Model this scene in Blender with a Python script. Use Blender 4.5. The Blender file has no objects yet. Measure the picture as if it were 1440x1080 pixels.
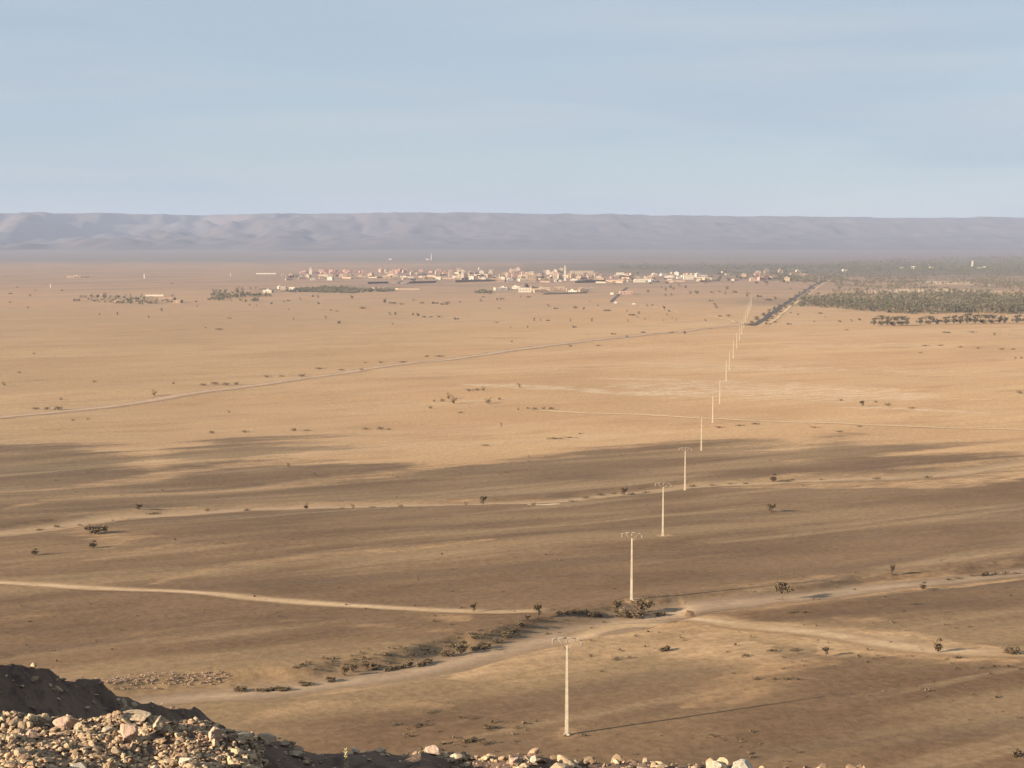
import bpy, bmesh, math, random
import numpy as np
from mathutils import Vector

# ------------------------------------------------------------------ camera, sky, sun, exposure
SC = bpy.context.scene
COL = SC.collection
F = 2200.0                      # focal length in photograph pixels (1440 wide)
CZ = 74.0                       # eye height above the datum of the plain
PITCH = math.atan(200.0 / F)
SUN_EL = math.radians(16.5)
SUN_DIR = (-0.885, -0.465)      # ground direction towards the sun: left, a little behind the camera
EXPOSURE = 1.45

cam_data = bpy.data.cameras.new('camera')
cam = bpy.data.objects.new('camera', cam_data)
COL.objects.link(cam)
cam.location = (0, 0, CZ)
cam.rotation_euler = (math.pi / 2 - PITCH, 0, 0)
cam_data.sensor_fit = 'HORIZONTAL'
cam_data.angle = 2 * math.atan(720.0 / F)
cam_data.clip_start = 0.5
cam_data.clip_end = 80000
SC.camera = cam

world = bpy.data.worlds.new('World')
SC.world = world
world.use_nodes = True
wn, wl = world.node_tree.nodes, world.node_tree.links
wn.clear()
w_out = wn.new('ShaderNodeOutputWorld')
w_bg = wn.new('ShaderNodeBackground')
w_sky = wn.new('ShaderNodeTexSky')
w_sky.sky_type = 'NISHITA'
w_sky.sun_disc = False
w_sky.sun_elevation = SUN_EL
w_sky.sun_rotation = math.atan2(SUN_DIR[0], SUN_DIR[1])
w_sky.altitude = 1000
w_sky.air_density = 1.0
w_sky.dust_density = 0.5
w_sky.ozone_density = 1.6
w_bg.inputs['Strength'].default_value = 0.05
# thin streaks of high cloud, laid out by direction in the sky
w_tc = wn.new('ShaderNodeTexCoord')
w_map = wn.new('ShaderNodeMapping')
w_map.inputs['Scale'].default_value = (1.6, 1.6, 11.0)
w_map.inputs['Rotation'].default_value = (0.03, -0.05, 0.3)
w_noise = wn.new('ShaderNodeTexNoise')
w_noise.inputs['Scale'].default_value = 2.1
w_noise.inputs['Detail'].default_value = 5
w_noise.inputs['Roughness'].default_value = 0.5
w_ramp = wn.new('ShaderNodeMapRange')
w_ramp.inputs['From Min'].default_value = 0.38
w_ramp.inputs['From Max'].default_value = 0.68
w_ramp.inputs['To Min'].default_value = 0.76
w_ramp.inputs['To Max'].default_value = 0.95
w_ramp.interpolation_type = 'SMOOTHSTEP'
w_mix = wn.new('ShaderNodeMix')
w_mix.data_type = 'RGBA'
w_veil = wn.new('ShaderNodeMix'); w_veil.data_type = 'RGBA'
w_veil.inputs['A'].default_value = (3.25, 4.0, 4.78, 1)
w_veil.inputs['B'].default_value = (3.68, 4.22, 4.82, 1)
w_map2 = wn.new('ShaderNodeMapping'); w_map2.inputs['Scale'].default_value = (1.3, 1.3, 17.0); w_map2.inputs['Location'].default_value = (3.1, 0.4, 1.7)
w_map2.inputs['Rotation'].default_value = (0.02, 0.06, 0.0)
w_noise2 = wn.new('ShaderNodeTexNoise'); w_noise2.inputs['Scale'].default_value = 2.6; w_noise2.inputs['Detail'].default_value = 6
w_ramp2 = wn.new('ShaderNodeMapRange'); w_ramp2.interpolation_type = 'SMOOTHSTEP'
w_ramp2.inputs['From Min'].default_value = 0.40; w_ramp2.inputs['From Max'].default_value = 0.70
wl.new(w_tc.outputs['Generated'], w_map2.inputs['Vector']); wl.new(w_map2.outputs['Vector'], w_noise2.inputs['Vector'])
wl.new(w_noise2.outputs['Fac'], w_ramp2.inputs['Value']); wl.new(w_ramp2.outputs['Result'], w_veil.inputs['Factor'])
wl.new(w_veil.outputs['Result'], w_mix.inputs['B'])
wl.new(w_tc.outputs['Generated'], w_map.inputs['Vector'])
wl.new(w_map.outputs['Vector'], w_noise.inputs['Vector'])
wl.new(w_noise.outputs['Fac'], w_ramp.inputs['Value'])
wl.new(w_ramp.outputs['Result'], w_mix.inputs['Factor'])
wl.new(w_sky.outputs['Color'], w_mix.inputs['A'])
wl.new(w_mix.outputs['Result'], w_bg.inputs['Color'])
wl.new(w_bg.outputs['Background'], w_out.inputs['Surface'])

sun_data = bpy.data.lights.new('sun', 'SUN')
sun_data.energy = 5.0
sun_data.angle = math.radians(0.5)
sun_data.color = (1.0, 0.85, 0.66)
sun = bpy.data.objects.new('sun', sun_data)
COL.objects.link(sun)
_sd = Vector((SUN_DIR[0] * math.cos(SUN_EL), SUN_DIR[1] * math.cos(SUN_EL), math.sin(SUN_EL)))
sun.rotation_euler = _sd.to_track_quat('Z', 'Y').to_euler()
sun.location = (-40, -20, 120)

SC.view_settings.view_transform = 'Standard'
SC.view_settings.look = 'None'
SC.view_settings.exposure = EXPOSURE
SC.view_settings.gamma = 1.0
SC.view_settings.use_curve_mapping = False
SC.cycles.use_denoising = True
SC.cycles.volume_bounces = 1
SC.cycles.max_bounces = 6
SC.cycles.transparent_max_bounces = 12

R = random.Random(11)
RN = np.random.default_rng(5)

# ------------------------------------------------------------------ numeric helpers
def vnoise(x, y, seed=0):
    x = np.asarray(x, float); y = np.asarray(y, float)
    xi = np.floor(x).astype(np.int64); yi = np.floor(y).astype(np.int64)
    fx = x - xi; fy = y - yi
    fx = fx * fx * fx * (fx * (fx * 6 - 15) + 10); fy = fy * fy * fy * (fy * (fy * 6 - 15) + 10)
    def h(a, b):
        n = (a * 374761393 + b * 668265263 + seed * 1442695041) & 0x7fffffff
        n = ((n ^ (n >> 13)) * 1274126177) & 0x7fffffff
        n = n ^ (n >> 16)
        return (n & 0xffff) / 65535.0
    a, b, c, d = h(xi, yi), h(xi + 1, yi), h(xi, yi + 1), h(xi + 1, yi + 1)
    return (a * (1 - fx) + b * fx) * (1 - fy) + (c * (1 - fx) + d * fx) * fy

def fbm(x, y, seed=0, octaves=4, gain=0.5):
    s, a, t = 0.0, 1.0, 0.0
    for k in range(octaves):
        s = s + a * vnoise(x * 2 ** k + 17.3 * k, y * 2 ** k - 9.1 * k, seed + k)
        t += a; a *= gain
    return s / t

def smooth(a, b, x):
    t = np.clip((np.asarray(x, float) - a) / (b - a), 0, 1)
    return t * t * (3 - 2 * t)

PROF_Y = np.array([0, 150, 190, 276, 353, 438, 535, 633, 800, 1100, 5500, 7000, 9000, 12000.])
PROF_Z = CZ + np.array([-59, -59, -59.6, -62.9, -65.9, -69.9, -71.7, -73.4, -72.6, -73, -73, -66, -46, -20.])
def prof(y):
    return np.interp(y, PROF_Y, PROF_Z)

def ray_slopes(px, py):
    u = (px - 720.0) / F; v = (540.0 - py) / F
    dy = math.cos(PITCH) + v * math.sin(PITCH)
    dz = v * math.cos(PITCH) - math.sin(PITCH)
    return u / dy, dz / dy

def at(px, py):
    """point of the plain seen at a place in the photograph"""
    sx, sz = ray_slopes(px, py)
    lo, hi = 60.0, 9000.0
    for _ in range(60):
        m = 0.5 * (lo + hi)
        if CZ + sz * m > prof(m): lo = m
        else: hi = m
    return sx * lo, lo

def at_depth(px, py, d):
    sx, sz = ray_slopes(px, py)
    return sx * d, d, CZ + sz * d

def world_line(pts):
    return np.array([at(*p) for p in pts])

def dense(line, n=10):
    """Catmull-Rom through the points"""
    P = np.vstack([2 * line[0] - line[1], line, 2 * line[-1] - line[-2]])
    out = []
    for i in range(1, len(P) - 2):
        for k in range(n):
            t = k / n
            out.append(0.5 * ((2 * P[i]) + (-P[i - 1] + P[i + 1]) * t + (2 * P[i - 1] - 5 * P[i] + 4 * P[i + 1] - P[i + 2]) * t * t
                              + (-P[i - 1] + 3 * P[i] - 3 * P[i + 1] + P[i + 2]) * t ** 3))
    out.append(P[-2])
    return np.array(out)

def line_dist(x, y, line):
    """distance from points to a polyline"""
    best = np.full(np.shape(x), 1e12)
    for (ax, ay), (bx, by) in zip(line[:-1], line[1:]):
        dx, dy = bx - ax, by - ay
        L = dx * dx + dy * dy + 1e-9
        t = np.clip(((x - ax) * dx + (y - ay) * dy) / L, 0, 1)
        best = np.minimum(best, (x - ax - t * dx) ** 2 + (y - ay - t * dy) ** 2)
    return np.sqrt(best)

# ------------------------------------------------------------------ scene helpers
def tag(o, label=None, cat=None, group=None, kind=None):
    if label: o['label'] = label
    if cat: o['category'] = cat
    if group: o['group'] = group
    if kind: o['kind'] = kind
    return o

def empty(name, loc, rz=0.0):
    o = bpy.data.objects.new(name, None)
    o.empty_display_size = 0.3
    o.location = loc; o.rotation_euler = (0, 0, rz)
    COL.objects.link(o)
    return o

def link(name, me, parent=None):
    o = bpy.data.objects.new(name, me)
    COL.objects.link(o)
    if parent is not None: o.parent = parent
    return o

def np_mesh(name, verts, faces, mats, smooth_shade=False, mat_idx=None):
    verts = np.asarray(verts, np.float32); faces = np.asarray(faces, np.int32)
    me = bpy.data.meshes.new(name)
    k = faces.shape[1]
    me.vertices.add(len(verts)); me.vertices.foreach_set('co', verts.ravel())
    me.loops.add(faces.size); me.loops.foreach_set('vertex_index', faces.ravel())
    me.polygons.add(len(faces)); me.polygons.foreach_set('loop_start', np.arange(0, faces.size, k, dtype=np.int32))
    for m in (mats if isinstance(mats, (list, tuple)) else [mats]): me.materials.append(m)
    if mat_idx is not None: me.polygons.foreach_set('material_index', np.asarray(mat_idx, np.int32))
    me.polygons.foreach_set('use_smooth', np.full(len(faces), smooth_shade))
    me.update(); me.validate()
    return me

def grid_faces(nr, nc):
    i = np.arange(nr * nc).reshape(nr, nc)
    return np.stack([i[:-1, :-1], i[:-1, 1:], i[1:, 1:], i[1:, :-1]], -1).reshape(-1, 4)

ORD = ('first second third fourth fifth sixth seventh eighth ninth tenth eleventh twelfth thirteenth fourteenth fifteenth sixteenth '
       'seventeenth eighteenth nineteenth twentieth').split()
def ordinal(i):
    return ORD[i] if i < 20 else ('twenty-' if i < 29 else 'thirty-') + ORD[(i - 20) % 10]

class MB:
    """collects boxes, tapered bars and panels for ONE mesh"""
    def __init__(s): s.bm = bmesh.new(); s.mi = 0
    def box(s, cx, cy, z0, sx, sy, sz, mi=0):
        vs = [s.bm.verts.new((cx + a * sx / 2, cy + b * sy / 2, z0 + c * sz)) for c in (0, 1) for b in (-1, 1) for a in (-1, 1)]
        for f in ((0, 2, 3, 1), (4, 5, 7, 6), (0, 1, 5, 4), (2, 6, 7, 3), (0, 4, 6, 2), (1, 3, 7, 5)):
            s.bm.faces.new([vs[i] for i in f]).material_index = mi
        return s
    def bar(s, p, q, r0, r1=None, n=8, mi=0, smooth_shade=True):
        r1 = r0 if r1 is None else r1
        p, q = Vector(p), Vector(q)
        d = (q - p).normalized()
        a = d.cross(Vector((0, 0, 1)) if abs(d.z) < 0.9 else Vector((1, 0, 0))).normalized(); b = d.cross(a)
        ring = []
        for c, r in ((p, r0), (q, r1)):
            ring.append([s.bm.verts.new(c + a * r * math.cos(2 * math.pi * k / n) + b * r * math.sin(2 * math.pi * k / n)) for k in range(n)])
        for k in range(n):
            f = s.bm.faces.new((ring[0][k], ring[0][(k + 1) % n], ring[1][(k + 1) % n], ring[1][k]))
            f.material_index = mi; f.smooth = smooth_shade
        s.bm.faces.new(ring[0][::-1]).material_index = mi; s.bm.faces.new(ring[1]).material_index = mi
        return s
    def frustum(s, z0, z1, a0, b0, a1, b1, mi=0):
        vs = [s.bm.verts.new((i * (a0, a1)[c] / 2, j * (b0, b1)[c] / 2, (z0, z1)[c])) for c in (0, 1) for j in (-1, 1) for i in (-1, 1)]
        for f in ((0, 2, 3, 1), (4, 5, 7, 6), (0, 1, 5, 4), (2, 6, 7, 3), (0, 4, 6, 2), (1, 3, 7, 5)):
            s.bm.faces.new([vs[i] for i in f]).material_index = mi
        return s
    def mesh(s, name, mats):
        bmesh.ops.recalc_face_normals(s.bm, faces=s.bm.faces)
        me = bpy.data.meshes.new(name)
        s.bm.to_mesh(me); s.bm.free()
        for m in (mats if isinstance(mats, (list, tuple)) else [mats]): me.materials.append(m)
        return me
    def build(s, name, mats, parent=None):
        return link(name, s.mesh(name, mats), parent)

# ------------------------------------------------------------------ materials
def new_mat(name, rough=0.95):
    m = bpy.data.materials.new(name)
    m.use_nodes = True
    nt = m.node_tree
    b = nt.nodes['Principled BSDF']
    b.inputs['Roughness'].default_value = rough
    b.inputs['Specular IOR Level'].default_value = 0.1
    return m, nt, b

def N(nt, kind, **kw):
    n = nt.nodes.new(kind)
    for k, v in kw.items():
        if k in n.inputs: n.inputs[k].default_value = v
        else: setattr(n, k, v)
    return n

def mixc(nt, fac, a, b, mode='MIX'):
    n = nt.nodes.new('ShaderNodeMix'); n.data_type = 'RGBA'; n.blend_type = mode
    for key, v in (('Factor', fac), ('A', a), ('B', b)):
        if hasattr(v, 'links'): nt.links.new(v, n.inputs[key])
        elif isinstance(v, tuple): n.inputs[key].default_value = v + (1,) if len(v) == 3 else v
        else: n.inputs[key].default_value = v
    return n.outputs['Result']

def maprange(nt, val, a, b, c=0.0, d=1.0):
    n = nt.nodes.new('ShaderNodeMapRange'); n.interpolation_type = 'SMOOTHSTEP'
    nt.links.new(val, n.inputs['Value'])
    for k, v in zip(('From Min', 'From Max', 'To Min', 'To Max'), (a, b, c, d)): n.inputs[k].default_value = v
    return n.outputs['Result']

def mth(nt, op, a, b):
    n = nt.nodes.new('ShaderNodeMath'); n.operation = op
    for i, v in enumerate((a, b)):
        if hasattr(v, 'links'): nt.links.new(v, n.inputs[i])
        else: n.inputs[i].default_value = v
    return n.outputs[0]

def pos_noise(nt, scale, detail=5, rough=0.55, rot=0.0, stretch=(1, 1, 1), loc=(0, 0, 0)):
    g = nt.nodes.new('ShaderNodeNewGeometry')
    mp = nt.nodes.new('ShaderNodeMapping'); mp.vector_type = 'TEXTURE'
    mp.inputs['Rotation'].default_value = (0, 0, rot); mp.inputs['Scale'].default_value = stretch; mp.inputs['Location'].default_value = loc
    n = N(nt, 'ShaderNodeTexNoise', Scale=scale, Detail=detail, Roughness=rough)
    nt.links.new(g.outputs['Position'], mp.inputs['Vector']); nt.links.new(mp.outputs['Vector'], n.inputs['Vector'])
    return n.outputs['Fac']

WIND = math.radians(27)
SAND_A, SAND_B, SAND_C = (0.49, 0.300, 0.150), (0.56, 0.362, 0.190), (0.43, 0.250, 0.122)
FAR_A, FAR_B = (0.36, 0.230, 0.140), (0.285, 0.190, 0.125)
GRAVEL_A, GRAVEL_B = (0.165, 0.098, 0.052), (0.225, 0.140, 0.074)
PALE = (0.62, 0.46, 0.30)

def ground_material():
    m, nt, b = new_mat('desert_soil')
    at_ = N(nt, 'ShaderNodeAttribute', attribute_name='soil')
    sep = nt.nodes.new('ShaderNodeSeparateColor'); nt.links.new(at_.outputs['Color'], sep.inputs['Color'])
    big = pos_noise(nt, 0.011, 5, 0.55, WIND, (2.6, 1, 1))
    mid = pos_noise(nt, 0.05, 6, 0.6, WIND, (2.4, 1, 1), (31, 7, 0))
    fine = pos_noise(nt, 0.75, 7, 0.72)
    streak = pos_noise(nt, 0.03, 5, 0.55, WIND, (6, 1, 1), (200, 80, 0))
    sand = mixc(nt, maprange(nt, big, 0.35, 0.65), SAND_A, SAND_B)
    sand = mixc(nt, maprange(nt, mid, 0.48, 0.72, 0, 0.7), sand, SAND_C)
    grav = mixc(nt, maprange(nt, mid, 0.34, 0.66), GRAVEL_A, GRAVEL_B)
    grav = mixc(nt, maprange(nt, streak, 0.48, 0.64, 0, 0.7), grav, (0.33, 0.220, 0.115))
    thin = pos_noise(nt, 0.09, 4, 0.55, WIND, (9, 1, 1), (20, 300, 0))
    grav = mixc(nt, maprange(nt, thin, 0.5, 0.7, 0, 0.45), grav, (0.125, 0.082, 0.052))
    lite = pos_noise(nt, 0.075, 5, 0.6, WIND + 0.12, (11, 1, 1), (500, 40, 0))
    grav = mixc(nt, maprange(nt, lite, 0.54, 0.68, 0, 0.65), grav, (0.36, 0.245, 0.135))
    sand = mixc(nt, maprange(nt, streak, 0.55, 0.72, 0, 0.5), sand, (0.58, 0.40, 0.235))
    sand = mixc(nt, maprange(nt, thin, 0.5, 0.7, 0, 0.35), sand, (0.38, 0.225, 0.115))
    # the far plain is a redder, browner clay
    gp = nt.nodes.new('ShaderNodeNewGeometry'); sx = nt.nodes.new('ShaderNodeSeparateXYZ'); nt.links.new(gp.outputs['Position'], sx.inputs['Vector'])
    yy = mth(nt, 'ADD', sx.outputs['Y'], mth(nt, 'MULTIPLY', mth(nt, 'SUBTRACT', big, 0.5), 900.0))
    sand = mixc(nt, maprange(nt, yy, 1000, 2900), sand, mixc(nt, maprange(nt, big, 0.4, 0.6), FAR_A, FAR_B))
    sand = mixc(nt, maprange(nt, yy, 4700, 6300), sand, (0.185, 0.142, 0.116))
    # gravel covers sand where the soil map says so, with a ragged border
    rag = pos_noise(nt, 0.24, 6, 0.65, WIND, (2.6, 1, 1), (9, 44, 0))
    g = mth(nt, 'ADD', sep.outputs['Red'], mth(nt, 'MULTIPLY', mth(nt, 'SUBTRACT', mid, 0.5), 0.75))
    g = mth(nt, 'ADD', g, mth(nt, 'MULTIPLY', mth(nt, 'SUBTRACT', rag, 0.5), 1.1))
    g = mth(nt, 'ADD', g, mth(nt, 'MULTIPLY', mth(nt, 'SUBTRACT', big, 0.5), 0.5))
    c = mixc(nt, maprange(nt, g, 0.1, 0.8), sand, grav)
    p = mth(nt, 'ADD', sep.outputs['Green'], mth(nt, 'MULTIPLY', mth(nt, 'SUBTRACT', rag, 0.5), 1.6))
    c = mixc(nt, mth(nt, 'MULTIPLY', maprange(nt, p, 0.25, 0.85), maprange(nt, sep.outputs['Green'], 0.02, 0.3)), c, PALE)
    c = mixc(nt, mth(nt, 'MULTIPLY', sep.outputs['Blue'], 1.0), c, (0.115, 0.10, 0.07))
    c = mixc(nt, maprange(nt, fine, 0.3, 0.7), c, mixc(nt, 1.0, c, (0.68, 0.66, 0.64), 'MULTIPLY'))
    nt.links.new(c, b.inputs['Base Color'])
    bp = N(nt, 'ShaderNodeBump', Strength=0.5, Distance=0.2)
    nt.links.new(fine, bp.inputs['Height']); nt.links.new(bp.outputs['Normal'], b.inputs['Normal'])
    return m

def ribbon_material(name, ca, cb, ragged=0.5, soft=0.5):
    """a worn surface whose edges fray into the ground beside it"""
    m, nt, b = new_mat(name)
    at_ = N(nt, 'ShaderNodeAttribute', attribute_name='edge')
    n1 = pos_noise(nt, 0.16, 5, 0.6, WIND, (2.2, 1, 1)); n2 = pos_noise(nt, 0.9, 4, 0.6)
    c = mixc(nt, maprange(nt, n1, 0.35, 0.65), ca, cb)
    c = mixc(nt, maprange(nt, n2, 0.3, 0.7), c, mixc(nt, 1.0, c, (0.82, 0.8, 0.78), 'MULTIPLY'))
    nt.links.new(c, b.inputs['Base Color'])
    e = mth(nt, 'ADD', at_.outputs['Fac'], mth(nt, 'MULTIPLY', mth(nt, 'SUBTRACT', n1, 0.5), ragged * 2))
    a = maprange(nt, e, 1.0 - soft, 1.0, 1.0, 0.0)
    a = mth(nt, 'MULTIPLY', a, maprange(nt, at_.outputs['Fac'], 0.9, 1.0, 1.0, 0.0))
    nt.links.new(a, b.inputs['Alpha'])
    return m

def spotted(name, ca, cb, scale=2.0, cc=None, bump=0.0, rough=0.95, lo=0.35, hi=0.65):
    m, nt, b = new_mat(name, rough)
    n1 = pos_noise(nt, scale, 6, 0.6)
    c = mixc(nt, maprange(nt, n1, lo, hi), ca, cb)
    if cc:
        n2 = pos_noise(nt, scale * 4.3, 5, 0.65, loc=(3, 9, 1))
        c = mixc(nt, maprange(nt, n2, 0.45, 0.7), c, cc)
    nt.links.new(c, b.inputs['Base Color'])
    if bump:
        n3 = pos_noise(nt, scale * 6, 6, 0.7)
        bp = N(nt, 'ShaderNodeBump', Strength=1.0, Distance=bump)
        nt.links.new(n3, bp.inputs['Height']); nt.links.new(bp.outputs['Normal'], b.inputs['Normal'])
    return m

def island_mat(name, ca, cb, cc, scale=9.0):
    """each loose piece its own tint"""
    m, nt, b = new_mat(name)
    g = nt.nodes.new('ShaderNodeNewGeometry')
    r = g.outputs['Random Per Island']
    c = mixc(nt, maprange(nt, r, 0.0, 0.6), ca, cb)
    c = mixc(nt, maprange(nt, r, 0.75, 1.0), c, cc)
    n1 = pos_noise(nt, scale, 5, 0.65)
    c = mixc(nt, maprange(nt, n1, 0.3, 0.75), c, mixc(nt, 1.0, c, (0.6, 0.58, 0.56), 'MULTIPLY'))
    nt.links.new(c, b.inputs['Base Color'])
    return m

M = {}
M['ground'] = ground_material()
M['track'] = ribbon_material('track_dust', (0.40, 0.265, 0.145), (0.54, 0.375, 0.225), 0.45, 0.85)
M['upper_bed'] = ribbon_material('upper_bed_sand', (0.34, 0.225, 0.125), (0.44, 0.300, 0.175), 0.9, 0.95)
M['pale_track'] = ribbon_material('pale_track_dust', (0.53, 0.36, 0.20), (0.62, 0.44, 0.26), 0.7, 0.95)
M['bed'] = ribbon_material('riverbed_sand', (0.30, 0.205, 0.128), (0.43, 0.300, 0.19), 0.85, 0.95)
M['gravel_road'] = ribbon_material('road_gravel', (0.39, 0.272, 0.180), (0.49, 0.335, 0.21), 0.7, 0.95)
M['asphalt'] = ribbon_material('old_asphalt', (0.085, 0.070, 0.066), (0.12, 0.095, 0.085), 0.1, 0.3)
M['mountain'] = spotted('mountain_rock', (0.112, 0.082, 0.072), (0.078, 0.060, 0.056), 0.0016, (0.095, 0.074, 0.068))
M['hill'] = spotted('hill_rock', (0.125, 0.083, 0.062), (0.17, 0.115, 0.08), 0.9, (0.085, 0.058, 0.047), bump=0.06)
M['stone'] = island_mat('scree_stone', (0.23, 0.155, 0.098), (0.47, 0.345, 0.215), (0.25, 0.15, 0.105))
M['boulder'] = spotted('boulder_stone', (0.36, 0.265, 0.17), (0.48, 0.37, 0.25), 3.5, (0.30, 0.235, 0.17), bump=0.03)
M['boulder_pink'] = spotted('boulder_pinkish', (0.37, 0.25, 0.18), (0.46, 0.33, 0.245), 3.5, (0.30, 0.21, 0.17), bump=0.03)
M['boulder_white'] = spotted('boulder_whitish', (0.46, 0.39, 0.29), (0.56, 0.48, 0.37), 3.5, (0.42, 0.35, 0.27), bump=0.03)
M['concrete'] = spotted('pole_concrete', (0.30, 0.25, 0.185), (0.38, 0.32, 0.24), 1.2, rough=0.85)
M['steel'] = spotted('galvanised_steel', (0.20, 0.17, 0.13), (0.26, 0.22, 0.17), 2.0, rough=0.6)
M['glass_ins'] = spotted('insulator_glass', (0.30, 0.25, 0.20), (0.36, 0.30, 0.24), 8.0, rough=0.3)
M['leaf_brown'] = island_mat('scrub_leaf', (0.125, 0.088, 0.048), (0.17, 0.12, 0.068), (0.23, 0.165, 0.095), 1.5)
M['leaf_green'] = island_mat('tree_leaf', (0.075, 0.066, 0.040), (0.105, 0.092, 0.056), (0.14, 0.115, 0.07), 1.0)
M['leaf_palm'] = island_mat('palm_frond', (0.118, 0.112, 0.062), (0.16, 0.144, 0.082), (0.21, 0.172, 0.105), 0.3)
M['bark'] = spotted('bark', (0.13, 0.095, 0.065), (0.18, 0.135, 0.09), 4.0)
M['straw'] = spotted('dry_straw', (0.45, 0.36, 0.20), (0.55, 0.45, 0.27), 9.0)
def plaster(name, c):
    return spotted(name, c, tuple(v * 0.84 for v in c), 0.25)
M['pink'] = plaster('pink_plaster', (0.40, 0.245, 0.195))
M['cream'] = plaster('cream_plaster', (0.38, 0.285, 0.20))
M['white'] = plaster('white_plaster', (0.50, 0.43, 0.345))
M['ochre'] = plaster('ochre_plaster', (0.31, 0.22, 0.15))
M['earth'] = plaster('earth_plaster', (0.27, 0.185, 0.125))
M['opening'] = spotted('dark_opening', (0.05, 0.04, 0.04), (0.07, 0.06, 0.055), 1.0)
M['darkwall'] = plaster('dark_wall', (0.15, 0.115, 0.10))
M['haze'] = None

# ------------------------------------------------------------------ the plain: lines of the landscape (world lines found from the photograph)
BED_LOW = dense(world_line([(140, 978), (240, 968), (340, 960), (430, 950), (520, 938), (600, 925), (680, 906), (740, 893), (800, 880), (860, 867),
                            (920, 856), (990, 845), (1080, 837), (1150, 830), (1240, 818), (1330, 808), (1440, 794), (1560, 780)]))
BED_HIGH = dense(world_line([(-160, 770), (0, 748), (80, 738), (160, 726), (250, 720), (350, 713), (450, 709), (560, 707), (680, 705), (780, 702), (850, 694),
                             (920, 688), (980, 682), (1080, 679), (1200, 675), (1300, 670), (1440, 652), (1600, 640)]))
TRACK_A = dense(world_line([(-200, 812), (0, 818), (120, 823), (270, 830), (400, 841), (530, 850), (640, 856), (720, 858), (790, 858)]))
TRACK_B = dense(world_line([(800, 900), (815, 885), (845, 872), (890, 866), (960, 868), (1070, 880), (1160, 889), (1240, 902), (1340, 913), (1440, 916), (1600, 925)]))
TRACK_C = dense(world_line([(740, 573), (820, 579), (900, 584), (955, 588), (1060, 595), (1200, 600), (1330, 602), (1500, 606)]))
ROAD_G = dense(world_line([(-160, 600), (-60, 591), (0, 586), (70, 579), (160, 569), (260, 555), (360, 543), (430, 532), (520, 518), (600, 508), (680, 497), (760, 487), (860, 475), (940, 467), (1010, 460), (1062, 457)]), 14)
ROAD_P = dense(world_line([(1058, 458), (1074, 449), (1100, 430), (1128, 412), (1150, 399), (1160, 394)]), 12)
ROAD_Q = dense(world_line([(1034, 455), (1028, 451), (1010, 447), (950, 438), (893, 428), (862, 424.5)]), 12)
ROAD_R = dense(world_line([(859, 424.5), (868, 416), (876, 409), (882, 404)]), 12)

def carve(x, y):
    dl = line_dist(x, y, BED_LOW[::3]); dh = line_dist(x, y, BED_HIGH[::3])
    wob = (fbm(x / 14, y / 14, 91, 3) - 0.5) * 5
    return -(0.7 + 0.6 * (x < 30)) * (1 - smooth(4.5, 8.5, dl + wob)) - 0.8 * (1 - smooth(4, 9, dh + wob)) + 0.25 * (1 - smooth(0, 6, np.abs(dl + wob - 11)))

def relief(x, y):
    k = smooth(120, 260, y) * (1 - smooth(5000, 7000, y))
    ca, sa = math.cos(WIND), math.sin(WIND)
    a, b = x * ca + y * sa, -x * sa + y * ca
    return k * ((fbm(a / 190, b / 85, 3, 3) - 0.5) * 3.0 + (fbm(a / 60, b / 24, 8, 3) - 0.5) * 0.7)

def gz(x, y):
    x = np.asarray(x, float); y = np.asarray(y, float)
    near = y < 760
    c = carve(x, y) if np.any(near) else 0.0
    return prof(y) + relief(x, y) + np.where(near, c, 0.0)

def gz1(x, y):
    return float(gz(np.array([x]), np.array([y]))[0])

inv = np.linspace(1 / 165.0, 1 / 9000.0, 660)
ys = np.concatenate([np.linspace(70, 164, 40), 1 / inv])
ts = np.concatenate([np.linspace(-1.3, -0.41, 45), np.linspace(-0.40, 0.40, 560), np.linspace(0.41, 1.3, 45)])
TY, TT = np.meshgrid(ys, ts, indexing='ij')
GX, GY = TT * TY, TY
GXf, GYf = GX.ravel(), GY.ravel()
GZf = gz(GXf, GYf)
me = np_mesh('ground', np.stack([GXf, GYf, GZf], 1), grid_faces(len(ys), len(ts)), M['ground'], True)

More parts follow.
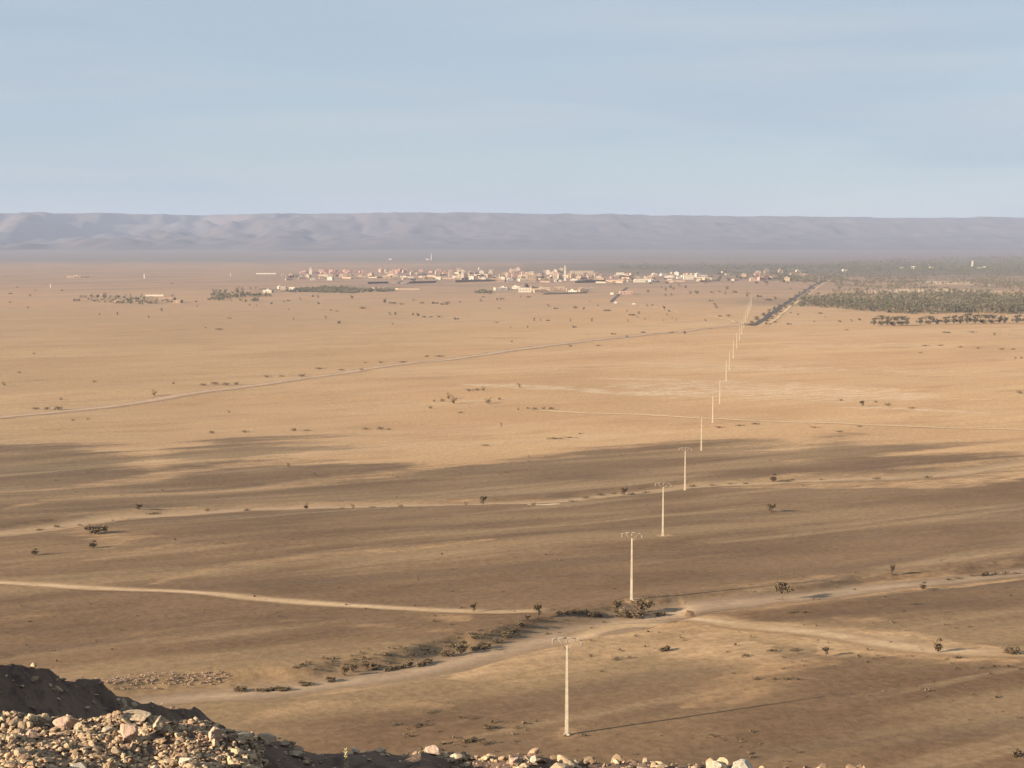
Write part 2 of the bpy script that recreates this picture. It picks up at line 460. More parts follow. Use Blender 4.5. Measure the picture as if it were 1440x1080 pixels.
# soil map: red = dark gravel cover, green = pale silt, blue = vegetated ground or darker soil
def soil_map(x, y):
    border = world_line([(-300, 625), (0, 626), (100, 628), (165, 640), (215, 652), (265, 636), (330, 622), (420, 628), (540, 640), (620, 660), (680, 655),
                         (740, 642), (860, 630), (1000, 628), (1120, 640), (1180, 622), (1280, 632), (1440, 645), (1700, 640)])
    slope = border[:, 0] / border[:, 1]
    yb = np.interp(x / y, slope, border[:, 1])
    WARP = fbm(x / 26, y / 13, 61, 4)
    ra, rb = x * math.cos(WIND) + y * math.sin(WIND), -x * math.sin(WIND) + y * math.cos(WIND)
    WARP = fbm(ra / 60, rb / 9, 61, 4)
    yb = yb + (fbm(ra / 240, rb / 15, 62, 4) - 0.5) * 150 + (fbm(x / 70, y / 40, 62, 4) - 0.5) * 40
    red = 1 - smooth(-55, 45, y - yb)
    green = np.zeros_like(red)
    # sand lying in long tongues between the gravel (points, half width in metres, cover)
    def tongue(pts, w, k):
        nonlocal red
        L = dense(world_line(pts), 5)
        d = line_dist(x, y, L) * (0.55 + 0.9 * WARP)
        s_ = np.clip(((x - L[0, 0]) * (L[-1, 0] - L[0, 0]) + (y - L[0, 1]) * (L[-1, 1] - L[0, 1])) / ((L[-1] - L[0]) ** 2).sum(), 0.001, 0.999)
        red = red - k * (1 - smooth(0, w * 1.5, d / np.clip(2.2 * np.sqrt(s_ * (1 - s_)), 0.05, 1))) * (y < 900)
    tongue([(-100, 700), (80, 690), (230, 668), (330, 655), (440, 648), (560, 640)], 9, 0.55)
    tongue([(0, 720), (100, 703), (300, 692), (420, 680), (560, 664), (660, 650)], 8, 0.5)
    tongue([(980, 684), (1080, 681), (1200, 676), (1320, 672), (1440, 658), (1560, 650)], 17, 0.9)
    tongue([(1440, 668), (1300, 680), (1180, 682), (1000, 686)], 16, 0.7)
    tongue([(-100, 755), (0, 747), (160, 727), (350, 712), (560, 706), (780, 700)], 9, 0.65)
    tongue([(90, 738), (130, 748), (165, 760), (150, 774)], 12, 0.5)
    tongue([(-60, 800), (0, 797), (90, 789), (160, 778), (260, 764)], 6, 0.4)
    tongue([(210, 818), (270, 804), (340, 790), (480, 776), (620, 764), (700, 755)], 5, 0.42)
    tongue([(0, 930), (60, 908), (160, 895), (280, 878), (420, 868), (560, 880), (700, 890)], 5, 0.3)
    tongue([(0, 872), (40, 862), (80, 845)], 6, 0.4)
    tongue([(120, 985), (300, 965), (480, 945), (620, 930), (720, 912), (790, 900)], 9, 0.6)
    tongue([(640, 950), (720, 925), (800, 905), (900, 900), (1000, 905), (1080, 905)], 14, 0.65)
    tongue([(960, 990), (1020, 968), (1060, 945), (1100, 930), (1180, 925)], 7, 0.5)
    tongue([(340, 1010), (420, 992), (520, 985), (640, 985)], 4, 0.35)
    tongue([(870, 963), (900, 960), (930, 957)], 1.6, 0.4)
    tongue([(915, 1021), (960, 1021), (1000, 1022)], 1.3, 0.3)
    tongue([(1170, 866), (1210, 867), (1250, 867)], 4, 0.3)
    tongue([(840, 868), (960, 872), (1080, 884), (1200, 896), (1320, 908), (1440, 914)], 9, 0.9)
    tongue([(1000, 858), (1100, 846), (1200, 830), (1330, 812), (1440, 798)], 8, 0.6)
    tongue([(1160, 830), (1250, 815), (1360, 790), (1440, 782)], 8, 0.35)
    tongue([(1150, 915), (1200, 906), (1280, 908), (1440, 920)], 9, 0.5)
    tongue([(540, 850), (620, 862), (660, 870)], 6, 0.4)
    tongue([(1310, 1038), (1345, 1038), (1372, 1038)], 1.2, 0.35)
    tongue([(1200, 745), (1260, 748), (1330, 742)], 4, 0.3)
    tongue([(880, 842), (930, 838), (1000, 828), (1100, 815), (1180, 806)], 6, 0.35)
    # trodden pale earth at the feet of the first poles
    for px, py, w in ((797, 1030, 2.6), (888, 843, 2.4), (935, 751, 2.8)):
        a, b = at(px, py); red = red - 0.8 * (1 - smooth(0, w * 1.3, np.hypot(x - a, (y - b) * 0.8) * (0.5 + fbm(x / 2.2, y / 2.2, 77, 3))))
    red = np.maximum(red, 0.42 * (1 - smooth(-30, 40, y - yb)))
    def silt(pts, w, k):
        nonlocal green
        L = dense(world_line(pts), 5)
        d = line_dist(x, y, L) * (0.4 + 1.2 * WARP)
        s_ = np.clip(((x - L[0, 0]) * (L[-1, 0] - L[0, 0]) + (y - L[0, 1]) * (L[-1, 1] - L[0, 1])) / ((L[-1] - L[0]) ** 2).sum(), 0.001, 0.999)
        green = np.maximum(green, k * (1 - smooth(w * 0.1, w, d / np.clip(2.2 * np.sqrt(s_ * (1 - s_)), 0.05, 1))))
    silt([(640, 540), (740, 545), (860, 551), (960, 552), (1010, 549)], 20, 0.6)
    silt([(820, 530), (920, 533), (1010, 535), (1050, 537)], 18, 0.5)
    silt([(1080, 486), (1160, 487), (1260, 485), (1340, 489)], 40, 0.4)
    silt([(1180, 575), (1240, 577), (1300, 580), (1400, 584)], 12, 0.55)
    silt([(1050, 541), (1100, 541), (1140, 537)], 14, 0.5)
    silt([(1230, 520), (1280, 521), (1330, 518)], 16, 0.4)
    silt([(270, 577), (400, 578), (560, 580), (640, 579)], 7, 0.4)
    silt([(130, 536), (260, 537), (420, 538)], 8, 0.3)
    silt([(960, 500), (1060, 507), (1140, 510)], 16, 0.25)
    silt([(860, 540), (1000, 545), (1150, 552), (1320, 560)], 85, 0.5)
    silt([(900, 510), (1020, 515), (1200, 520)], 70, 0.42)
    silt([(740, 710), (765, 711), (790, 709)], 3, 0.9)
    silt([(1200, 560), (1300, 561), (1440, 566)], 14, 0.35)
    silt([(1000, 458), (1120, 460), (1300, 464), (1440, 466)], 30, 0.3)
    silt([(1190, 409), (1260, 409), (1300, 408), (1420, 410)], 90, 0.8)
    silt([(1290, 399), (1345, 398), (1400, 399)], 160, 0.8)
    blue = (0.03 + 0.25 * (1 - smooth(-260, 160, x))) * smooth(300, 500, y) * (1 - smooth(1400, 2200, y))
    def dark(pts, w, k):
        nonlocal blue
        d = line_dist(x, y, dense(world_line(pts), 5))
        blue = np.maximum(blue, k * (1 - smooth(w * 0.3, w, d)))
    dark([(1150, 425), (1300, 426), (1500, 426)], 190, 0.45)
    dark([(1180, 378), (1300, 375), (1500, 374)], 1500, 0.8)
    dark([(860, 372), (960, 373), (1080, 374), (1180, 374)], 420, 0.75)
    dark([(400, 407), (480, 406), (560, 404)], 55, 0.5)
    return np.clip(red, 0, 1), np.clip(green, 0, 1), np.clip(blue, 0, 1)

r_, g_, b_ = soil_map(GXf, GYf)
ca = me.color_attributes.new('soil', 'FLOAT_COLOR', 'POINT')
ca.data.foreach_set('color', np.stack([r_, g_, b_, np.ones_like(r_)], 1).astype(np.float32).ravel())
tag(link('ground', me), kind='structure')

def ribbon(name, line, width, mat, lift=0.07, step=3.0, vary=0.2, seed=0):
    seg = np.hypot(*np.diff(line, axis=0).T)
    s = np.concatenate([[0], np.cumsum(seg)])
    n = max(8, int(s[-1] / step))
    q = np.linspace(0, s[-1], n)
    P = np.stack([np.interp(q, s, line[:, 0]), np.interp(q, s, line[:, 1])], 1)
    T = np.gradient(P, axis=0); T /= np.hypot(T[:, 0], T[:, 1])[:, None]
    Nn = np.stack([-T[:, 1], T[:, 0]], 1)
    off = np.linspace(-1, 1, 9)
    w = (width if np.ndim(width) == 0 else np.interp(np.linspace(0, 1, n), np.linspace(0, 1, len(width)), width)) * 0.5
    w = w * (1 + vary * (fbm(q / 22.0, q * 0, seed, 3) - 0.5) * 2)
    X = P[:, None, 0] + Nn[:, None, 0] * off[None] * w[:, None]; Y = P[:, None, 1] + Nn[:, None, 1] * off[None] * w[:, None]
    Z = gz(X.ravel(), Y.ravel()) + lift
    me = np_mesh(name, np.stack([X.ravel(), Y.ravel(), Z], 1), grid_faces(n, 9), mat, True)
    e = np.abs(off)[None] * np.ones((n, 1))
    ends = np.minimum(np.arange(n), np.arange(n)[::-1]) * step
    e = np.maximum(e, 1 - np.clip(ends / (4 * step), 0, 1)[:, None])
    a = me.attributes.new('edge', 'FLOAT', 'POINT'); a.data.foreach_set('value', e.ravel().astype(np.float32))
    return tag(link(name, me), kind='structure')

ribbon('dry_riverbed', BED_LOW, [11, 13, 15, 19, 20, 13, 9, 9, 10], M['bed'], 0.08, 2.0, 0.4, 2)
ribbon('dry_riverbed', BED_HIGH, [17, 22, 20, 18, 20, 24, 26, 24], M['upper_bed'], 0.10, 2.5, 0.5, 5)
ribbon('dirt_track', TRACK_A, 6.5, M['track'], 0.12, 2.0, 0.25, 7)
ribbon('dirt_track', TRACK_B, [9, 7, 8, 9, 11, 10], M['track'], 0.14, 2.0, 0.35, 9)
ribbon('dirt_track', TRACK_C, 8.5, M['pale_track'], 0.12, 3.0, 0.3, 10)
ribbon('gravel_road', ROAD_G, [15, 15, 17, 18, 20, 18, 12], M['gravel_road'], 0.16, 4.0, 0.12, 12)
ribbon('paved_road', ROAD_P, 6.5, M['asphalt'], 0.25, 8.0, 0.05, 13)
ribbon('paved_road', ROAD_R, 5.0, M['asphalt'], 0.25, 8.0, 0.05, 14)
ribbon('road_shoulder', ROAD_P + np.array([11.0, 0]), 7.0, M['pale_track'], 0.2, 8.0, 0.2, 18)
ribbon('far_track', ROAD_Q, 7.5, M['pale_track'], 0.22, 6.0, 0.1, 15)

# ------------------------------------------------------------------ mountains along the horizon
mx = np.linspace(-10500, 10500, 900); my = np.linspace(6800, 17500, 260)
MY, MX = np.meshgrid(my, mx, indexing='ij')
def mountains(x, y):
    t = x / 12500.0
    left = 1 - smooth(-0.22, 0.02, t)                       # deeply cut on the left, smooth on the right
    foot = 9300 + 1100 * smooth(-0.1, 0.3, t)
    spur = np.abs(fbm(x / 1500 + 5, y / 6000, 31, 3) - 0.5) * 2
    cut = (spur * 3000 - 600) * (0.12 + 0.88 * left)
    gul = (np.abs(fbm(x / 520, y / 1800, 44, 3) - 0.5) * 2) * 800 * (0.25 + 0.75 * left)
    q = y - foot - cut - gul
    top = 306 - 26 * smooth(-0.1, 0.3, t) + (fbm(x / 1500, y / 4000, 71, 3) - 0.5) * 14
    h = 0.34 * smooth(-600, 1400, q) + 0.40 * smooth(1300, 2300, q) + 0.26 * smooth(2500, 3100, q)
    rough = ((np.abs(fbm(x / 380 + y / 2600, y / 1500, 55, 4) - 0.5) * 2 - 0.3) * (14 + 95 * left) + (fbm(x / 150, y / 200, 57, 4) - 0.5) * 44) * smooth(-300, 900, q) * (1 - smooth(2800, 3300, q))
    return prof(np.minimum(y, 8800)) - 2.5 + 1.5 * smooth(6800, 7200, y) + (top - prof(8800) + 2) * h * 0.995 + rough
MZ = mountains(MX, MY)
tag(link('mountain_range', np_mesh('mountain_range', np.stack([MX.ravel(), MY.ravel(), MZ.ravel()], 1), grid_faces(len(my), len(mx)), M['mountain'], True)), kind='structure')

# ------------------------------------------------------------------ the rocky hill the photographer stands on
EDGE = np.array([(-500, 992, 16.5), (0, 1006, 16.5), (90, 1006, 16.5), (160, 1012, 16.5), (270, 1013, 16.5), (330, 1025, 16.5), (352, 1033, 16.5),
                 (362, 1036, 16.7), (400, 1046, 17.2), (440, 1052, 17.5), (490, 1050, 17.5), (540, 1052, 17.6), (600, 1052, 17.6), (650, 1060, 17.6), (700, 1068, 17.5),
                 (760, 1066, 17.4), (850, 1072, 17.3), (960, 1074, 17.2), (1060, 1077, 17.2), (1170, 1081, 17.2), (1300, 1096, 17), (1600, 1130, 17)], float)
E_T = np.array([ray_slopes(a, b)[0] for a, b, _ in EDGE]); E_Z = np.array([ray_slopes(a, b)[1] * d for a, b, d in EDGE]); E_D = EDGE[:, 2]
CREST = np.array([at_depth(px, py, d) for px, py, d in ((-420, 850, 24), (-120, 905, 27.5), (0, 934, 29.5), (32, 940, 30), (66, 944, 30.6), (96, 956, 31.2), (140, 962, 32), (152, 972, 32.3),
                                                       (172, 980, 32.8), (212, 986, 33.6), (240, 991, 34.2), (275, 996, 35), (330, 1030, 36), (420, 1080, 38))])
def hill(x, y):
    yy = np.maximum(y, 3.0)
    t = x / yy
    d = np.interp(t, E_T, E_D); z = CZ + np.interp(t, E_T, E_Z)
    # bench up to its lip, then a steep drop towards the plain
    q = y - d
    lip = z + (fbm(x * 1.7, y * 1.7, 3, 4) - 0.5) * 0.30
    bench = np.where(q < 0, lip + np.minimum(-q, 6) * 0.012, lip - q * 0.9)
    near = np.clip(12 - y, 0, None)
    bench = bench + near * 0.27
    slope = CZ - 6.2 - np.clip(y - 17, 0, None) * 0.62 + (fbm(x / 5, y / 5, 6, 4) - 0.5) * 1.4
    # spur behind on the left, its shaded flank towards us
    cx, cy, cz = CREST.T
    best = np.full(np.shape(x), -1e9)
    for i in range(len(cx) - 1):
        ax, ay, bx, by = cx[i], cy[i], cx[i + 1], cy[i + 1]
        L2 = (bx - ax) ** 2 + (by - ay) ** 2
        k = np.clip(((x - ax) * (bx - ax) + (y - ay) * (by - ay)) / L2, 0, 1)
        dist = np.hypot(x - ax - k * (bx - ax), y - ay - k * (by - ay))
        side = (x - ax) * (by - ay) - (y - ay) * (bx - ax)     # > 0 : towards the camera
        top = cz[i] + k * (cz[i + 1] - cz[i])
        best = np.maximum(best, top - dist * np.where(side > 0, 1.25, 0.8))
    spur = best + (fbm(x * 0.9, y * 0.9, 9, 3) - 0.5) * 0.34 + (fbm(x * 3.1, y * 3.1, 19, 4) - 0.5) * 0.20
    h = np.maximum(np.maximum(np.where(q < 14, bench, -1e9), slope), np.where(y > 19, spur, -1e9))
    return np.maximum(h, prof(y) - 3.0 - 0.0 * x)
hx = np.concatenate([np.linspace(-150, -20, 40), np.arange(-19.5, 14, 0.11), np.linspace(15, 150, 40)])
hy = np.concatenate([np.linspace(-30, 7.5, 16), np.arange(8, 40, 0.11), np.linspace(41, 150, 60)])
HY, HX = np.meshgrid(hy, hx, indexing='ij')
HZ = hill(HX.ravel(), HY.ravel())
tag(link('hillside', np_mesh('hillside', np.stack([HX.ravel(), HY.ravel(), HZ], 1), grid_faces(len(hy), len(hx)), M['hill'], False)), kind='structure')

# ------------------------------------------------------------------ stones
def ico(sub):
    bm = bmesh.new(); bmesh.ops.create_icosphere(bm, subdivisions=sub, radius=1.0)
    bm.verts.ensure_lookup_table()
    v = np.array([p.co[:] for p in bm.verts]); f = np.array([[q.index for q in p.verts] for p in bm.faces]); bm.free()
    return v, f
ICO1, ICO2, ICO3 = ico(1), ico(2), ico(4)

def chipped(v, seed, cuts=9, rough=0.05):
    """a stone: a ball cut by random planes, so it has faces and corners"""
    g = np.random.default_rng(seed)
    v = v.copy()
    for _ in range(cuts):
        n = g.normal(size=3); n /= np.linalg.norm(n)
        d = v @ n; lim = g.uniform(0.45, 0.8)
        v -= np.clip(d - lim, 0, None)[:, None] * n[None]
    r = 1 + rough * (fbm(v[:, 0] * 3 + seed, v[:, 1] * 3 + v[:, 2] * 4.1, seed, 3)[:, None] - 0.5) * 4
    return v * r

def scatter_stones(name, spots, label):
    """spots: array of x, y, size; one uncountable sheet of rubble"""
    protos = [chipped(ICO1[0], 100 + k, 7, 0.06) for k in range(24)]
    protos2 = [chipped(ICO2[0], 140 + k, 10, 0.06) for k in range(24)]
    V, Fc, base = [], [], 0
    zz = hill(spots[:, 0], spots[:, 1])
    for (x, y, s), z in zip(spots, zz):
        big_ = s > 0.045
        p = (protos2 if big_ else protos)[int(RN.integers(24))] * (s * np.array([RN.uniform(.8, 1.35), RN.uniform(.7, 1.1), RN.uniform(.26, .66)]))
        a, tilt = RN.uniform(0, 6.28), RN.normal(0, 0.5)
        ct, st = math.cos(tilt), math.sin(tilt)
        p = np.stack([p[:, 0] * ct + p[:, 2] * st, p[:, 1], -p[:, 0] * st + p[:, 2] * ct], 1)
        ca_, sa_ = math.cos(a), math.sin(a)
        p = np.stack([p[:, 0] * ca_ - p[:, 1] * sa_, p[:, 0] * sa_ + p[:, 1] * ca_, p[:, 2]], 1) + (x, y, z + s * 0.22)
        V.append(p); Fc.append((ICO2 if big_ else ICO1)[1] + base); base += len(p)
    o = link(name, np_mesh(name, np.vstack(V), np.vstack(Fc), M['stone'], False))
    return tag(o, label, 'rubble', kind='stuff')

def spots_in(n, t0, t1, y0, y1, lo, hi, power=2.6):
    t = RN.uniform(t0, t1, n); y = RN.uniform(y0, y1, n)
    s = lo + (hi - lo) * RN.uniform(0, 1, n) ** power
    return np.stack([t * y, y, s], 1)

a = np.vstack([spots_in(17000, -0.42, -0.164, 13.4, 16.75, 0.009, 0.054, 2.4), spots_in(600, -0.42, -0.166, 14.2, 16.8, 0.025, 0.085, 2.4),
               spots_in(90, -0.17, -0.13, 14.5, 17.2, 0.02, 0.07)])
scatter_stones('scree', a, 'pale angular scree covering the sunlit ledge in the lower left corner')
b = np.vstack([spots_in(900, -0.02, 0.22, 15.5, 17.5, 0.02, 0.11), spots_in(90, -0.14, -0.02, 16.6, 17.9, 0.015, 0.06), spots_in(160, -0.07, -0.01, 17.3, 17.7, 0.015, 0.06), spots_in(160, 0.22, 0.4, 15.5, 17.2, 0.02, 0.08)])
scatter_stones('scree', b, 'scattered pale stones along the ledge at the bottom of the picture')
c = []
for k in range(160):
    i = R.randrange(1, len(CREST) - 2); f_ = R.random()
    p = CREST[i] * (1 - f_) + CREST[i + 1] * f_
    o = abs(R.gauss(0, 0.8)); c.append((p[0] + 0.7 * o + R.gauss(0, .1), p[1] - 0.7 * o + R.gauss(0, .1), 0.02 + 0.10 * R.random() ** 2.5))
scatter_stones('scree', np.array(c), 'shaded stones on the dark spur behind the sunlit ledge')

def boulder(px, py, d, w, h, label, mat='boulder', seed=0, depth=None, sink=0.2, rot=0.0):
    """w, h in photograph pixels; px, py is the middle of its foot"""
    x, y, _ = at_depth(px, py, d)
    wm, hm = w * 0.85 * d / F, h * 0.85 * d / F
    v = chipped(ICO3[0], 300 + seed, 15, 0.045)
    v = v / np.abs(v).max(0)
    v = v * np.array([wm / 2, (depth or 0.8) * wm / 2, hm * 0.62])
    z = float(hill(np.array([x]), np.array([y]))[0])
    me = np_mesh('boulder', v, ICO3[1], M[mat], False)
    o = link('boulder', me)
    o.location = (x, y, z + hm * 0.62 - hm * sink)
    o.rotation_euler = (R.uniform(-.1, .1), R.uniform(-.12, .12), rot)
    return tag(o, label, 'boulder', 'boulders on the rocky ledges')

BOULDERS = [
    (92, 1003, 16.2, 42, 26, 'pointed pinkish stone standing up at the top edge of the lower left scree', 'boulder_pink'),
    (181, 1040, 15.6, 34, 32, 'upright pale pinkish stone in the middle of the sunlit scree', 'boulder_pink'),
    (226, 1034, 15.8, 26, 24, 'squarish yellowish stone just right of the upright pinkish one', 'boulder'),
    (46, 1034, 15.7, 30, 18, 'flat pinkish stone near the left edge of the scree', 'boulder_pink'),
    (302, 1040, 15.8, 28, 22, 'pinkish block near the right end of the sunlit scree', 'boulder_pink'),
    (193, 1008, 16.4, 64, 9, 'long thin pale slab lying along the top edge of the scree', 'boulder'),
    (342, 1030, 16.3, 30, 14, 'pale slab at the right tip of the sunlit scree', 'boulder'),
    (255, 1006, 16.3, 34, 8, 'thin yellowish slab on the scree edge below the dark spur tip', 'boulder'),
    (150, 1020, 16.0, 26, 15, 'grey stone above the upright pinkish stone on the scree', 'boulder'),
    (112, 1022, 16.1, 28, 14, 'pale grey slab just right of the pointed pinkish stone', 'boulder'),
    (30, 1076, 14.9, 26, 16, 'yellowish stone at the bottom left corner of the picture', 'boulder'),
    (108, 1078, 14.8, 34, 16, 'whitish stone on the bottom edge below the pointed stone', 'boulder_white'),
    (216, 1078, 14.9, 22, 15, 'small whitish stone on the bottom edge below the squarish yellowish one', 'boulder_white'),
    (262, 1078, 15.0, 36, 14, 'broad whitish stone on the bottom edge near the right of the scree', 'boulder_white'),
    (374, 1079, 16.6, 36, 16, 'pale slab tilted in the shade at the foot of the scree', 'boulder'),
    (400, 1074, 16.9, 22, 12, 'greyish stone behind the tilted pale slab', 'boulder'),
    (417, 1080, 16.7, 28, 10, 'flat pale slab right of the tilted slab, beside the dry stalk', 'boulder'),
    (355, 1074, 16.5, 14, 9, 'small pale stone left of the tilted slab', 'boulder'),
    (500, 1051, 17.4, 15, 11, 'small whitish stone on the rim of the shaded hollow', 'boulder_white'),
    (535, 1054, 17.5, 22, 8, 'yellowish stone on the rim right of the small whitish stone', 'boulder'),
    (608, 1056, 17.4, 32, 14, 'wide pinkish stone on the lit rim left of the pole foot', 'boulder_pink'),
    (640, 1064, 17.4, 34, 12, 'sloping pale stone just right of the wide pinkish stone', 'boulder'),
    (682, 1077, 17.0, 18, 12, 'squarish pale block where the shaded hollow ends', 'boulder_white'),
    (722, 1074, 17.1, 22, 14, 'rounded stone left of the pale dome stone on the bottom ledge', 'boulder_pink'),
    (751, 1073, 17.1, 16, 13, 'pale dome shaped stone on the bottom ledge below the first pole', 'boulder_white'),
    (784, 1077, 17.0, 32, 14, 'broad flat topped block on the bottom ledge directly below the first pole', 'boulder'),
    (808, 1077, 17.0, 16, 12, 'yellowish stone right of the flat topped block', 'boulder'),
    (852, 1078, 17.0, 30, 14, 'jagged pinkish stone on the bottom ledge left of the pointed one', 'boulder_pink'),
    (899, 1078, 16.9, 20, 15, 'pointed pale stone on the bottom ledge right of the first pole', 'boulder'),
    (930, 1080, 16.9, 22, 9, 'low stone just right of the pointed stone on the bottom ledge', 'boulder'),
    (1006, 1086, 16.8, 40, 27, 'large whitish boulder on the bottom edge, left one of a touching pair', 'boulder_white'),
    (1043, 1087, 16.8, 46, 26, 'large whitish boulder on the bottom edge, right one of a touching pair', 'boulder_white'),
    (1098, 1082, 16.9, 20, 8, 'small flat pale slab right of the touching pair of boulders', 'boulder_white'),
    (1124, 1083, 16.9, 18, 8, 'rightmost yellowish slab on the bottom edge', 'boulder'),
    (235, 1003, 27.0, 22, 18, 'dark pointed stone in shade at the tip of the spur', 'boulder_pink'),
]
for k, bl in enumerate(BOULDERS):
    boulder(*bl[:5], bl[5], bl[6], seed=k * 7 + 3, rot=(k * 1.7) % 1.2 - 0.6)

# ------------------------------------------------------------------ power poles
def make_pole():
    root = empty('power_pole', (0, 0, 0))
    MB().frustum(0.0, 11.1, 0.46, 0.34, 0.24, 0.18).build('shaft', M['concrete'], root)
    MB().frustum(-0.5, 0.22, 1.0, 0.9, 0.72, 0.62).build('footing', M['concrete'], root)
    arm = MB()
    pts = [(-1.85, 11.78), (-1.1, 11.98), (0, 12.06), (1.1, 11.98), (1.85, 11.78)]
    for (xa, za), (xb, zb) in zip(pts[:-1], pts[1:]): arm.bar((xa, 0, za), (xb, 0, zb), 0.055, n=6)
    arm.build('crossarm', M['steel'], root)
    for s in (-1, 1):
        MB().bar((s * 1.15, 0, 11.95), (s * 0.14, 0, 10.6), 0.05, n=6).build('brace', M['steel'], root)
    for s in (-1.75, 0, 1.75):
        ins = MB(); z0 = 11.74 if s else 11.98
        ins.bar((s, 0, z0), (s, 0, z0 - 0.62), 0.035, n=6)
        for k in range(4): ins.bar((s, 0, z0 - 0.16 - 0.11 * k), (s, 0, z0 - 0.22 - 0.11 * k), 0.14, 0.09, n=10)
        ins.build('insulator', M['glass_ins'], root)
    return root

def copy_tree(o, parent=None):
    c = o.copy(); COL.objects.link(c)
    if parent is not None: c.parent = parent
    for ch in list(o.children): copy_tree(ch, c)
    return c

POLE_BASES = [(797, 1030), (888, 842), (932, 751), (963, 691), (986, 634), (1002, 598), (1012, 565), (1021, 535)]
a0 = at(797, 1030); d0 = a0[1]
pole_pts = [at(*p) for p in POLE_BASES]
for k in range(8, 19):
    y = d0 + 88.5 * k
    pole_pts.append((a0[0] + 0.1665 * (y - d0), y))
POLE_LABELS = ['nearest concrete power pole, standing alone on bare gravel with a long thin shadow',
               'concrete power pole with its foot among dark bushes beside the dry riverbed',
               'power pole on a pale patch of earth, third nearest in the line',
               'fourth nearest power pole, at the edge of the sandy upper riverbed',
               'fifth nearest power pole, at the top of the dark gravel where golden sand starts',
               'sixth nearest power pole, just beyond the pale dirt track on the golden sand',
               'seventh nearest power pole, beside the whitish silt patch', 'eighth nearest power pole, beyond the whitish silt streaks']
pole0 = make_pole()
for k, (x, y) in enumerate(pole_pts):
    o = pole0 if k == 0 else copy_tree(pole0)
    o.location = (x, y, gz1(x, y)); o.rotation_euler = (0, 0, R.uniform(-.06, .06) - 0.16)
    lab = POLE_LABELS[k] if k < 8 else f'distant thin power pole on the plain, {ordinal(k)} nearest in the line'
    tag(o, lab, 'power pole', 'power poles in one line across the plain')

# ------------------------------------------------------------------ plants
def leaf_cloud(n, blobs, leaf, seed, droop=0.0):
    """small leaf quads filling a few uneven lumps; unit plant: width 1, height 1"""
    g = np.random.default_rng(seed)
    V = np.zeros((n * 4, 3)); w = np.array([b[3] for b in blobs]); w = w / w.sum()
    which = g.choice(len(blobs), n, p=w)
    d = g.normal(size=(n, 3)); d /= np.linalg.norm(d, axis=1)[:, None]
    r = g.uniform(0.25, 1.0, n) ** 0.55
    c = np.array([[b[0], b[1], b[2]] for b in blobs])[which]
    rad = np.array([[b[3], b[3], b[4]] for b in blobs])[which]
    p = c + d * rad * r[:, None] * (1 + 0.25 * g.normal(size=n))[:, None]
    p[:, 2] = np.maximum(p[:, 2], 0.02)
    a = g.normal(size=(n, 3)); a /= np.linalg.norm(a, axis=1)[:, None]
    b = np.cross(a, g.normal(size=(n, 3))); b /= np.linalg.norm(b, axis=1)[:, None]
    s = leaf * g.uniform(0.6, 1.4, n)[:, None]
    for k, (u, v) in enumerate(((-1, -.6), (1, -.6), (1, .6), (-1, .6))): V[k::4] = p + a * s * u + b * s * v
    return V, np.arange(n * 4).reshape(-1, 4)

def shrub_meshes(seed, kind, leaf_mat, n=420):
    """returns (foliage mesh, stem mesh) of a unit plant"""
    g = random.Random(seed)
    blobs = []
    if kind == 'low':
        for _ in range(7): blobs.append((g.uniform(-.34, .34), g.uniform(-.3, .3), g.uniform(.2, .5), g.uniform(.12, .22), g.uniform(.2, .4)))
    elif kind == 'upright':
        for _ in range(9):
            z = g.uniform(.14, .84); blobs.append((g.uniform(-.26, .26), g.uniform(-.26, .26), z, g.uniform(.14, .26), g.uniform(.12, .2)))
    else:   # tree: bare stem, crown above
        for _ in range(10):
            z = g.uniform(.5, .86); blobs.append((g.uniform(-.36, .36), g.uniform(-.36, .36), z, g.uniform(.13, .24), g.uniform(.09, .17)))
    v, f = leaf_cloud(n, blobs, 0.042, seed)
    fol = np_mesh('foliage', v, f, leaf_mat)
    st = MB()
    top = 0.75
    st.bar((0, 0, -0.05), (0.02, 0, top * 0.55), 0.03 if kind == 'tree' else 0.02, 0.018, n=6)
    for b in blobs:
        st.bar((0.01, 0, top * (0.4 if kind == 'tree' else 0.1)), (b[0], b[1], b[2]), 0.014, 0.006, n=5)
    return fol, st.mesh('stem', M['bark'])

def joined(fol, st, name):
    bm = bmesh.new(); bm.from_mesh(fol)
    for f in bm.faces: f.material_index = 0
    k = len(bm.faces); bm.from_mesh(st); bm.faces.ensure_lookup_table()
    for f in bm.faces[k:]: f.material_index = 1
    me = bpy.data.meshes.new(name); bm.to_mesh(me); bm.free()
    me.materials.append(fol.materials[0]); me.materials.append(st.materials[0])
    return me

NEAR = {k: [shrub_meshes(s, k, M['leaf_brown'], 620) for s in seeds] for k, seeds in (('low', (1, 2, 3)), ('upright', (4, 5, 6)), ('tree', (7, 8)))}
FARB = {k: [joined(*shrub_meshes(s, k, M['leaf_brown'], 150), 'shrub') for s in seeds] for k, seeds in (('low', (11, 12, 13, 14)), ('upright', (15, 16, 17)), ('tree', (18, 19)))}
FARG = {k: [joined(*shrub_meshes(s, k, M['leaf_green'], 300), 'tree') for s in seeds] for k, seeds in (('low', (21, 22)), ('upright', (23, 24, 25)), ('tree', (26, 27, 28)))}

